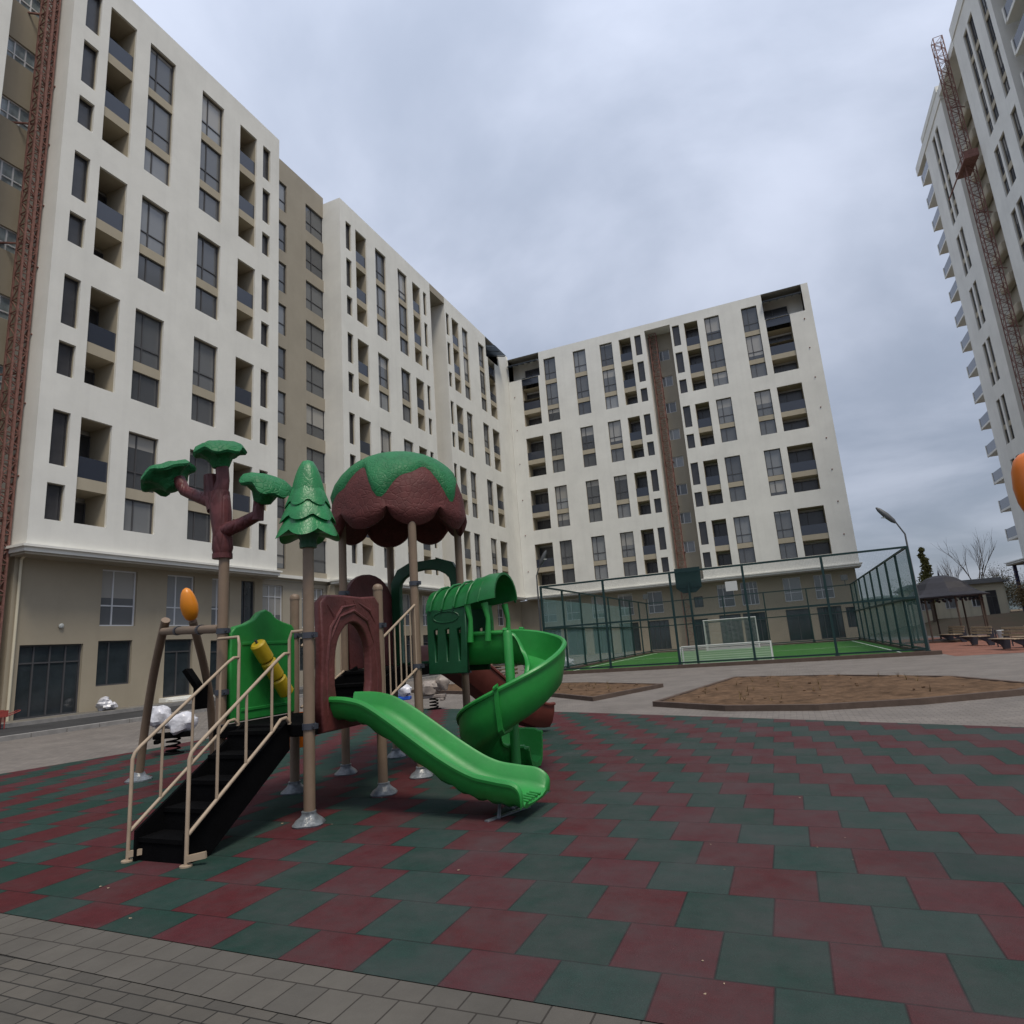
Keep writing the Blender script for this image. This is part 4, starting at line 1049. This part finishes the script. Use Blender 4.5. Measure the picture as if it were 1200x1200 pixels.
# maroon bark arch over the straight slide
out = [(5.43,.86),(6.44,.86),(6.46,1.3),(6.43,1.8),(6.44,2.18),(6.36,2.25),(6.1,2.23),(5.75,2.24),(5.5,2.23),(5.42,2.16),(5.44,1.7),(5.42,1.2)]
hole = [(5.66,.98),(5.60,1.3)]+arcpts(5.94,1.52,.335,.46,175,5,14)+[(6.27,1.3),(6.20,.98)]
pa = plate('arch_panel', out, .06, 'X', XA+.01, 'maroon', [hole], .022)
m = MB()   # raised bark ridges
for pts_ in ([(5.5,1.0),(5.48,1.5),(5.55,1.9),(5.75,2.12),(6.0,2.16)],[(5.54,1.75),(5.7,2.02),(5.95,2.09),(6.2,1.98),(6.34,1.7)],[(6.36,1.0),(6.38,1.4),(6.33,1.75)],[(6.05,2.18),(6.25,2.1),(6.37,1.95)],[(5.5,2.15),(5.62,2.02),(5.6,1.9)],[(5.8,2.2),(5.84,2.12)],[(5.95,2.21),(6.0,2.13)]):
    n_ = len(pts_); m.tube([L_(XA+.055,y,z) for y, z in pts_], [.012]+[.024]*(n_-2)+[.01], 8)
m.build('bark_relief', pa, 'maroon', smooth=True)
# green side panel with three rollers
out = [(5.46,.98),(6.46,.98),(6.47,1.95),(6.40,2.02),(6.27,2.05),(6.13,2.10),(6.05,2.17),(5.97,2.20),(5.88,2.17),(5.80,2.09),(5.66,2.03),(5.52,2.0),(5.46,1.94)]
pg = plate('side_panel', out, .05, 'X', XT+.02, 'green', (), .02)
m = MB(); m.box(XT-OX+.05,XT-OX+.075,5.60-OY,6.36-OY,1.06,1.10); m.box(XT-OX+.05,XT-OX+.075,5.60-OY,6.36-OY,1.80,1.84); m.build('panel_rib', pg, 'green', bevel=.008)
A, B = L_(XT+.19,5.70,1.82), L_(XT+.19,6.20,1.20)
for i in range(3):
    a, b = A.lerp(B,i/3+.008), A.lerp(B,(i+1)/3-.008)
    m = MB(); m.tube([a, a.lerp(b,.08), a.lerp(b,.92), b], [.07,.088,.088,.07], 18); m.build('roller', pg, 'yellow', smooth=True)
m = MB(); m.bar(A.lerp(B,-.05),A.lerp(B,1.05),.02); m.build('roller_bar', pg, 'clamp')
# other panels
pm = plate('back_panel', [(7.64,1.42),(8.72,1.42),(8.73,2.35)]+arcpts(8.18,2.4,.56,.40,5,175,12)+[(7.63,2.35)], .05, 'X', XT-.02, 'maroon', (), .018)
gp = plate('entrance_arch', [(-5.82,1.34),(-4.62,1.34),(-4.60,2.70),(-4.72,2.92),(-4.95,3.0),(-5.5,2.99),(-5.72,2.90),(-5.84,2.70)], .05, 'Y', 8.78, 'dgreen', [[(-5.70,1.42),(-5.70,2.62)]+arcpts(-5.22,2.62,.48,.26,180,0,10)+[(-4.74,1.42)]], .018)
# straight slide
def U(w_, h_, hr=None, bot=.09, lip=.035):
    hr = h_ if hr is None else hr
    return [(-w_-.055,h_-.035),(-w_-.06,h_-.01),(-w_-.045,h_+.012),(-w_-.02,h_+.018),(-w_,h_),(-w_+.025,h_*.45),(-w_+.06,.035),(-w_+.13,0),(0,-.012),(w_-.13,0),(w_-.06,.035),(w_-.025,hr*.45),(w_,hr),(w_+.02,hr+.018),(w_+.045,hr+.012),(w_+.06,hr-.01),(w_+.055,hr-.035),(w_+.028,hr-.035),(w_+.022,hr*.5),(w_-.03,-bot*.15),(w_-.10,-bot),(-w_+.10,-bot),(-w_+.03,-bot*.15),(-w_-.022,h_*.5),(-w_-.028,h_-.035)]
def smoothpath(ctrl, n):
    out = []; c = [Vector(p) for p in ctrl]; m_ = len(c)
    for i in range(m_-1):
        p0, p1, p2, p3 = c[max(i-1,0)], c[i], c[i+1], c[min(i+2,m_-1)]
        for j in range(n):
            t = j/n; out.append(.5*((2*p1)+(p2-p0)*t+(2*p0-5*p1+4*p2-p3)*t*t+(3*p1-p0-3*p2+p3)*t**3))
    out.append(c[-1]); return out
path = smoothpath([L_(-4.62,5.82,.99),L_(-4.3,5.83,.97),L_(-4.02,5.84,.86),L_(-3.35,5.85,.44),L_(-3.0,5.86,.265),L_(-2.72,5.87,.205),L_(-2.5,5.88,.175),L_(-2.41,5.88,.15)], 6)
n = len(path); pf = []
for i, p in enumerate(path):
    s_ = i/(n-1); e = max(0,(s_-.80)/.2)
    pf.append(U(.27+.035*min(1,max(0,(s_-.55)*4)), .185*(1-e*e*.85)+.0, None, .03+.03*abs(math.sin(i*.9))*(1-e)))
m = MB(); m.sweep(path, pf); sl = m.build('slide', P, 'green', smooth=True)
m = MB()
for i in range(7): y = 5.66+i*.075; m.tube([L_(-2.53,y,.185),L_(-2.42,y,.168)], .012, 8)
m.build('slide_lip', sl, 'green', smooth=True)
m = MB(); m.tube([L_(-2.72,5.7,.014),L_(-2.78,5.88,.13),L_(-2.72,6.06,.014)], .018, 8); m.bar(L_(-2.8,5.6,.02),L_(-2.6,6.15,.02),.05,.012); m.build('slide_foot', sl, 'foot')
# spiral slide
cx, cy, rr = -3.30,7.56,.455
def zfl(a):   # a = degrees turned
    ks = [(-999,1.43),(0,1.41),(90,1.08),(180,.62),(270,.19),(330,.12),(999,.10)]
    for (a0,z0),(a1,z1) in zip(ks,ks[1:]):
        if a <= a1: t = (a-a0)/(a1-a0); t = t if a0 >= 0 and a1 < 999 else (1 if a1 == 0 else 0); return z0+(z1-z0)*t
pts_ = [(-4.55,cy+rr,1.435),(-4.2,cy+rr,1.433),(-3.85,cy+rr,1.43),(-3.62,cy+rr,1.425),(-3.42,cy+rr,1.418)]
turn = [None]*5
for a in range(0,361,10):
    an = R(90-a); pts_.append((cx+rr*math.cos(an), cy+rr*math.sin(an), zfl(a))); turn.append(a)
zs = [p[2] for p in pts_]
for _ in range(3): zs = [zs[0]]+[(zs[i-1]+zs[i]*2+zs[i+1])/4 for i in range(1,len(zs)-1)]+[zs[-1]]
an = R(90-360); tx, ty = math.sin(an), -math.cos(an)
ex = [(cx+rr*math.cos(an)+tx*d, cy+rr*math.sin(an)+ty*d, .10) for d in (.03,.08)]
full = [L_(p[0],p[1],z) for p, z in zip(pts_, zs)]+[L_(*p) for p in ex]
pf = []
for i in range(len(full)):
    t_ = 0 if i < 5 else min(1,(i-5)/38)
    ho = .36+.07*min(1,t_*5)-.10*max(0,t_-.6)/.4; hi = .35 if i < 4 else .35-.15*min(1,(i-4)/4)
    pf.append(U(.215, ho, hi, .07))
m = MB(); m.sweep(full, pf, sides=True); sp = m.build('spiral_slide', P, 'green', smooth=True)
m = MB(); m.tube([L_(cx-.02,cy,.014),L_(cx-.02,cy,1.74),L_(cx-.02,cy,1.77)], [.06,.06,.04], 16); m.build('centre_pole', sp, 'green', smooth=True)
for i in (4, 22, 38):
    p, q_ = full[i], full[i+1]; m = MB(); d = (q_-p).normalized()*.03; hi_ = pf[i][4][1]; hr_ = pf[i][12][1]
    g = [(a*1.07+(.02 if a > 0 else -.02), b+(.03 if b > 0 else -.03)) for a, b in pf[i]]
    m.sweep([p-d,p+d], [g,g], sides=True); m.build('joint_flange', sp, 'green', smooth=True)
# hood over the spiral entrance
yc = cy+rr
def hoodprof(r, t=.035, n=12):
    o_ = [(r*math.cos(R(180-180*i/n)), r*.92*math.sin(R(180-180*i/n))) for i in range(n+1)]
    i_ = [((r-t)*math.cos(R(180*i/n)), (r-t)*.92*math.sin(R(180*i/n))) for i in range(n+1)]
    return o_+i_
hp = [L_(x,yc,z) for x, z in ((-4.58,2.10),(-4.35,2.11),(-4.1,2.13),(-3.9,2.16),(-3.68,2.19),(-3.5,2.21))]
m = MB(); m.sweep(hp, [hoodprof(.35),hoodprof(.365),hoodprof(.37),hoodprof(.385),hoodprof(.42),hoodprof(.40)], sides=True)
hd = m.build('entrance_hood', P, 'mgreen', smooth=True)
m = MB()
for i in range(5):
    x = -4.45+i*.19; z = 2.105+(x+4.58)*.08
    m.tube([L_(x+.20*(j/8)-.05, yc-(.372+.01*i)*math.cos(math.pi*j/8*1.0), z+(.345+.009*i)*math.sin(math.pi*j/8)) for j in range(9)], .016, 8)
m.build('hood_ribs', hd, 'mgreen', smooth=True)
for y in (yc-.33, yc+.33):
    hl = [[(x_,1.42),(x_-.01,1.86),(x_+.07,1.88),(x_+.05,1.42)] for x_ in (-4.46,-4.28,-4.10)]
    w1 = plate('hood_wall', [(-4.55,1.28),(-3.98,1.28),(-3.97,2.12),(-4.55,2.12)], .04, 'Y', y, 'dgreen', hl, .012)
    for x in (-3.92,-3.66):
        m = MB(); m.tube([L_(x,y,1.66),L_(x+.02,y,1.95),L_(x-.02,y,2.16)], [.045,.032,.05], 10); m.build('hood_pillar', P, 'green', smooth=True)
# oval badge ring on the near hood wall (plain relief)
m = MB(); m.tube([L_(-4.26+.2*math.cos(R(a)), yc-.36, 2.02+.075*math.sin(R(a))) for a in range(0,361,20)], .01, 6); m.build('hood_relief', hd, 'dgreen')
# russet slide at the back
path = smoothpath([L_(-5.15,8.8,1.36),L_(-5.1,9.15,1.34),L_(-5.0,9.6,1.10),L_(-4.72,10.5,.50),L_(-4.52,11.1,.24),L_(-4.42,11.4,.2)], 5)
m = MB(); m.sweep(path, [U(.27,.30,None,.12)]*len(path)); m.build('rear_slide', P, 'mslide', smooth=True)
m = MB(); m.lathe([(.02,.66),(.16,.68),(.2,.8),(.21,1.0),(.19,1.1),(.17,1.1),(.17,1.0),(.1,.75)], c=L_(-6.15,6.95,-.2), seg=20); m.build('bucket_seat', P, 'dorange', smooth=True)
m = MB(); m.tube([L_(-6.15,6.95,.5),L_(-5.85,6.6,.9)], .02, 8); m.build('seat_arm', P, 'clamp')

# dome canopy
c0 = (-5.23,8.11)
def dome():
    n = 96; prof = []
    m = MB(); rings = []
    K = [(.0,1.0),(.30,.985),(.55,.91),(.76,.76),(.90,.55),(.98,.30),(1.0,.08)]
    for i in range(0,19):
        s_ = i/18
        ring = []
        for k_ in range(n):
            a = 2*math.pi*k_/n; lob = .5+.5*math.cos(8*(a-R(45)))
            lobA = abs(math.cos(4*(a-R(45))))**.6
            zb = 3.31+.24*(1-lobA)
            if s_ <= .8:
                th = s_/.8*math.pi/2; r_ = 1.0*math.sin(th)**.9; z = 3.62+.95*math.cos(th)**.85
            else:
                u_ = (s_-.8)/.2; r_ = 1.0+.05*math.sin(u_*math.pi)-.06*u_; z = 3.62+(zb-3.62)*u_
            r_ *= 1+.03*(lobA-.5)*min(1,s_*1.4)
            ring.append(m.bm.verts.new(L_(c0[0]+r_*math.cos(a), c0[1]+r_*math.sin(a), z)))
        rings.append(ring)
    # inner face
    for s_ in (0,.35,1.):
        ring = []
        for k_ in range(n):
            a = 2*math.pi*k_/n; lobA = abs(math.cos(4*(a-R(45))))**.6; zb = 3.31+.24*(1-lobA)
            r_ = (.90,.82,.02)[int(s_*2)] if s_ != .35 else .8; z = {0:zb+.01,.35:3.62,1.:4.1}[s_]
            ring.append(m.bm.verts.new(L_(c0[0]+r_*math.cos(a), c0[1]+r_*math.sin(a), z)))
        rings.append(ring)
    for A_, B_ in zip(rings, rings[1:]):
        for k_ in range(n): m.f([A_[k_],A_[(k_+1)%n],B_[(k_+1)%n],B_[k_]])
    m.f(rings[-1])
    bmesh.ops.remove_doubles(m.bm, verts=m.bm.verts, dist=.0005)
    ob = m.build('canopy_roof', P, 'bark_plastic', smooth=True)
    g = MB(); rings = []
    for j in range(0,15):
        ring = []
        for k_ in range(n):
            a = 2*math.pi*k_/n
            edge = .77+.15*math.cos(6*a+.9)+.06*math.cos(11*a+2)
            th = (j/14 if j < 14 else 1.)*edge*math.pi/2
            r_ = 1.0*math.sin(th)**.9; z = 3.62+.95*math.cos(th)**.85
            off = .045 if j < 13 else (.04 if j == 13 else .0)
            r_ = r_+off*math.sin(th)+.006*math.cos(24*a)*(j%2); z = z+off*math.cos(th)+(0 if j < 14 else -.0)
            r_ *= 1+.03*(abs(math.cos(4*(a-R(45))))**.6-.5)*min(1,th/(math.pi/2)*.8*1.4)
            ring.append(g.bm.verts.new(L_(c0[0]+r_*math.cos(a), c0[1]+r_*math.sin(a), z)))
        rings.append(ring)
    for A_, B_ in zip(rings, rings[1:]):
        for k_ in range(n): g.f([A_[k_],A_[(k_+1)%n],B_[(k_+1)%n],B_[k_]])
    bmesh.ops.remove_doubles(g.bm, verts=g.bm.verts, dist=.0005)
    g.build('leaf_cover', ob, 'leaf_plastic', smooth=True)
dome()
# pine topper
def pine():
    x, y = XA, 5.28
    m = MB(); m.lathe([(.05,2.74),(.088,2.745),(.092,2.80),(.085,2.82),(.10,2.86),(.14,2.95),(.05,2.97)], c=L_(x,y,0), seg=24); ob = m.build('pine_topper', P, 'dgreen', smooth=True)
    tiers = [(2.88,.31,3.20,.15),(3.05,.27,3.36,.13),(3.22,.22,3.52,.10),(3.38,.165,3.72,.012)]
    for i, (zb, rb, zt_, rt_) in enumerate(tiers):
        def lb(j,a,r,z,rb=rb,i=i):
            f = abs(math.cos(3*a+i*.5)); e = max(0,(r/rb-.5))*2
            return r*(1+.16*e*(f-.4)), z-.075*e*e*f+.02*e
        m = MB(); hh = zt_-zb
        m.lathe([(.03,zb+.03),(rb*.8,zb+.0),(rb,zb+.005),(rb*.97,zb+.03),(rb*.88,zb+hh*.28),(rb*.76,zb+hh*.5),(rb*.60,zb+hh*.72),(rt_*.9 if rt_ > .02 else .06,zb+hh*.93),(rt_*.3,zt_)], c=L_(x,y,0), seg=48, lobe=lb)
        m.build('leaf_tier', ob, 'leafg', smooth=True)
M['leafg'] = newmat('pine_relief_plastic', (.014,.19,.055), .4, .45, var=.25, vscale=7)
scale_relief(M['leafg'], 22, .15)
pine()
# branching tree topper
def treetop():
    y = 5.38
    q_ = lambda x,z,dy=0.: L_(x,y+dy,z)
    m = MB(); m.tube([q_(-5.90,2.80),q_(-5.90,2.86)], .11, 18); m.tube([q_(-5.90,2.86),q_(-5.90,2.92),q_(-5.91,3.1),q_(-5.94,3.35),q_(-5.98,3.6)], [.10,.115,.105,.12,.12], 18)
    m.tube([q_(-5.98,3.5),q_(-5.92,3.75),q_(-5.95,4.0)], [.10,.075,.075], 16)
    m.tube([q_(-6.02,3.4),q_(-6.10,3.6),q_(-6.12,3.84)], [.10,.085,.08], 16)
    m.tube([q_(-6.03,3.50),q_(-6.3,3.60),q_(-6.55,3.72),q_(-6.66,3.88)], [.10,.075,.068,.075], 16)
    m.tube([q_(-5.90,3.12),q_(-5.62,3.17),q_(-5.36,3.24)], [.09,.075,.065], 16)
    m.tube([q_(-5.37,3.18),q_(-5.36,3.34),q_(-5.34,3.48)], [.065,.06,.065], 16)
    ob = m.build('tree_topper', P, 'bark_fine', smooth=True)
    def lb(j,a,r,z):
        e = max(0,r-.12)/.16; f = math.cos(7*a)
        return r*(1+.05*e*f), z-.02*e*f-.05*e*max(0,math.cos(a*2+1))
    for x, z, s_, tl, tl2 in ((-5.96,3.93,.98,0,8),(-6.74,3.80,1.08,-28,10),(-5.30,3.40,1.02,24,4)):
        m = MB(); rt_ = Matrix.Rotation(R(tl),3,'Y') @ Matrix.Rotation(R(tl2),3,'X')
        m.lathe([(.05*s_,-.04),(.095*s_,-.02),(.14*s_,.08),(.22*s_,.135),(.28*s_,.145),(.30*s_,.175),(.275*s_,.225),(.19*s_,.275),(.08*s_,.30),(.003,.302)], c=q_(x,z), seg=42, lobe=lb, rot=rt_)
        m.build('leaf_cap', ob, 'leaf_plastic', smooth=True)
treetop()
# swing arm on the left: beam, two bowed legs, orange tip
m = MB(); m.tube([L_(-5.93,5.40,2.0),L_(-8.05,6.35,2.12)], .05, 16); bm_ = m.build('swing_beam', P, 'post', smooth=True)
for t_ in (.3,.7):
    p = L_(-5.93,5.40,2.0).lerp(L_(-8.05,6.35,2.12), t_); m = MB(); m.tube([p-Vector((.04,-.02,0)),p+Vector((.04,-.02,0))], .06, 14); m.build('clamp', bm_, 'clamp')
lp = smoothpath([L_(-9.2,6.95,.03),L_(-9.02,6.88,.8),L_(-8.62,6.68,1.6),L_(-8.05,6.38,2.28)], 6)
m = MB(); m.tube(lp, .058, 16); lg = m.build('bowed_leg', P, 'post', smooth=True)
m = MB(); m.lathe([(.17,0),(.17,.02),(.1,.07),(.075,.12),(.06,.125)], c=L_(-9.2,6.95,.014), seg=16, lobe=lambda i,a,r,z:(r*(1+.15*abs(math.cos(2*a))*(i<2)),z)); m.build('base_cover', lg, 'foot', smooth=True)
def at(px, py, dist):   # survey helper: point seen in direction (px, py) at horizontal distance dist
    d = rt*(px-600)/F - upv*(py-600)/F + fwd; s_ = dist/math.hypot(d.x,d.y); return (d.x*s_, d.y*s_, H+d.z*s_)
b2 = [at(252,872,11.3), at(247,828,10.9), at(240,785,10.6), at(231,748,10.2), at(226,728,10.0)]
b2[0] = (b2[0][0], b2[0][1], .02)
m = MB(); m.tube(smoothpath([L_(*p) for p in b2], 5), .055, 16); lg2 = m.build('bowed_leg', P, 'post', smooth=True)
tp = L_(*at(224,722,9.95)); dr = (L_(*at(219,696,9.9))-tp).normalized()
m = MB(); m.tube([tp+dr*z for z in (-.06,-.03,.05,.15,.25,.33,.38,.40)], [.04,.075,.105,.115,.098,.075,.045,.012], 18); m.build('orange_tip', lg2, 'orange', smooth=True)
# black rubber step bolted to the far leg
m = MB(); q0 = L_(*b2[2]); m.bar(q0+Vector((-.05,-.02,-.28)), q0+Vector((-.22,-.12,.02)), .26, .06); m.bar(q0+Vector((-.05,-.02,-.55)), q0+Vector((-.05,-.02,-.22)), .2, .06)
m.build('foot_rest', P, 'black')

# post of a second set at the right edge: navy pole with orange tip
t = thing('playground_post', 'orange tipped navy pole of another play frame at the right picture edge', 'playground post', (0,0,0))
c_ = Vector(at(1212,569,4.7)); t.location = (c_.x, c_.y, 0)
m = MB(); m.tube(smoothpath([(.55,-.05,0.),(.42,-.04,.8),(.2,-.02,1.7),(.02,0,c_.z-.12)], 5), .05, 14); m.build('pole', t, 'navy', smooth=True)
m = MB(); m.tube([(-.0,0,c_.z+z) for z in (-.19,-.17,-.09,.0,.1,.16,.19,.2)], [.038,.066,.092,.100,.09,.070,.042,.012], 22); m.build('orange_tip', t, 'dorange', smooth=True)

# ------------------------------------------------------------------ loose things
def rider(label, x, y, rz, body, seatm, s_=1., group='spring riders'):
    t = thing('spring_rider', label, 'spring rider', (x,y,.014), rz, group)
    m = MB(); m.tube([(.12*math.cos(a*.9)*1., .12*math.sin(a*.9), .02+a*.012) for a in range(0,26)], .018, 6); m.lathe([(.2,0),(.2,.02),(.05,.03)], seg=16); m.build('spring', t, 'black')
    m = MB(); m.box(-.34,.34,-.12,.12,.30,.40); m.box(-.3,-.2,-.2,.2,.22,.30); m.build('seat_plate', t, seatm, bevel=.02)
    m = MB(); m.blob((.14*s_,0,.56), .24*s_, 20, .22, (1.15,.85,.85), x); m.blob((-.26*s_,0,.70), .19*s_, 20, .22, (1,.9,1.05), y); m.blob((-.05,0,.60), .17*s_, 16, .2, (1.2,.8,.8), 3.)
    m.build('body', t, body, smooth=True)
    return t
rider('plastic wrapped white spring rider seen behind the stair handrail', -11.2,9.15,R(38),'wrap','black')
rider('spring rider with a blue seat seen under the upper platform', -10.3,15.6,R(20),'wrap','blue',.9)
rider('grey brown wrapped spring rider right of the blue seated one', -9.35,15.9,R(200),'wrap2','wrap2',1.05)
m = MB(); m.blob((0,0,.22),.3,20,.2,(1.2,.9,.75),2.); m.blob((.1,.25,.16),.2,16,.2,(1,1.1,.8),5.); m.blob((0,-.05,.42),.2,16,.2,(1,1,.8),7.)
tag(m.build('plastic_sack', None, 'wrap', smooth=True, loc=(-27.1,18.75,.14)), 'crumpled white plastic sack on the footway beside the shopfront', 'sack')
# red handcart
t = thing('handcart', 'red two wheeled handcart parked before the dark shopfront', 'handcart', (-26.0,13.75,.005), R(75))
t.scale = (.75,.75,.75)
m = MB(); m.box(-.75,.75,-.4,.4,.55,.6); m.box(-.75,.75,-.4,-.36,.6,.85); m.box(-.75,.75,.36,.4,.6,.85); m.box(-.75,-.71,-.36,.36,.6,.85); m.build('tray', t, 'red')
m = MB(); m.tube([(.7,-.3,.55),(1.2,-.28,.75),(1.25,-.2,.78),(1.25,.2,.78),(1.2,.28,.75),(.7,.3,.55)], .022, 8); m.bar((.65,-.3,.02),(.65,-.3,.55),.04); m.bar((.65,.3,.02),(.65,.3,.55),.04); m.bar((-.2,-.5,.3),(-.2,.5,.3),.04); m.bar((-.2,-.3,.3),(-.2,-.3,.56),.04); m.bar((-.2,.3,.3),(-.2,.3,.56),.04); m.build('frame', t, 'red')
for s_ in (-.46,.46):
    m = MB(); m.tube([(-.2+.27*math.cos(R(a)),s_,.3+.27*math.sin(R(a))) for a in range(0,361,20)], .03, 8)
    for a in range(0,180,45): m.bar((-.2+.26*math.cos(R(a)),s_,.3+.26*math.sin(R(a))),(-.2-.26*math.cos(R(a)),s_,.3-.26*math.sin(R(a))),.012)
    m.build('wheel', t, 'iron')
# paper scraps, leaves and grit blown over the rubber and the pavers
random.seed(21)
m = MB()
for i in range(34):
    d = random.uniform(3.2, 16)**1.0; a = R(random.uniform(-58, 14)); x, y = d*math.sin(a), d*math.cos(a)
    z = .0165 if y > 3.2 else .0125; s_ = random.choice((.005,.007,.009,.014)); th = random.uniform(0, 6.28)
    p = [Vector((x+s_*math.cos(th+k_*1.57)*random.uniform(.5,1.2), y+s_*math.sin(th+k_*1.57)*random.uniform(.5,1.2), z+random.uniform(0,.006))) for k_ in range(4)]
    m.mat('wood'); m.f([m.bm.verts.new(q_) for q_ in p])
structure(m.build('litter_scraps', None), 'stuff')
# concrete mixer-like blocks seen between the slides: stacked pallets and a parked machine
for lab, x, y, r_ in (('largest pale sack heap behind the net on the left side of the pitch',-15.2,38.6,.62),('smaller pale sack right of the largest heap behind the left net',-14.3,41.5,.45),('grey brown sack nearest the left corner post of the pitch fence',-13.6,34.6,.4)):
    m = MB(); m.blob((0,0,r_*.6),r_,18,.2,(1.3,1,.75),x); m.blob((r_*.8,.2,r_*.45),r_*.7,16,.2,(1.1,1,.8),y)
    tag(m.build('sack', None, 'wrap2' if r_ == .4 else 'wrap', smooth=True, loc=(x,y,0)), lab, 'sack', 'sacks beside the pitch')
t = thing('pallet_stack', 'pale stack of boards near the far footway, seen through the gap above the russet slide', 'pallet stack', (-15.6,33.6,0))
for i in range(5):
    m = MB()
    for j in range(5): m.box(-1.1,1.1,-.6+j*.26,-.42+j*.26,.1+i*.2,.13+i*.2)
    for j in (-1,0,1): m.box(j-.05,j+.05,-.6,.62,.0+i*.2,.1+i*.2)
    m.build('pallet', t, 'wood')
scene.render.resolution_x = 1024; scene.render.resolution_y = 1024
print('objects', len(bpy.data.objects))
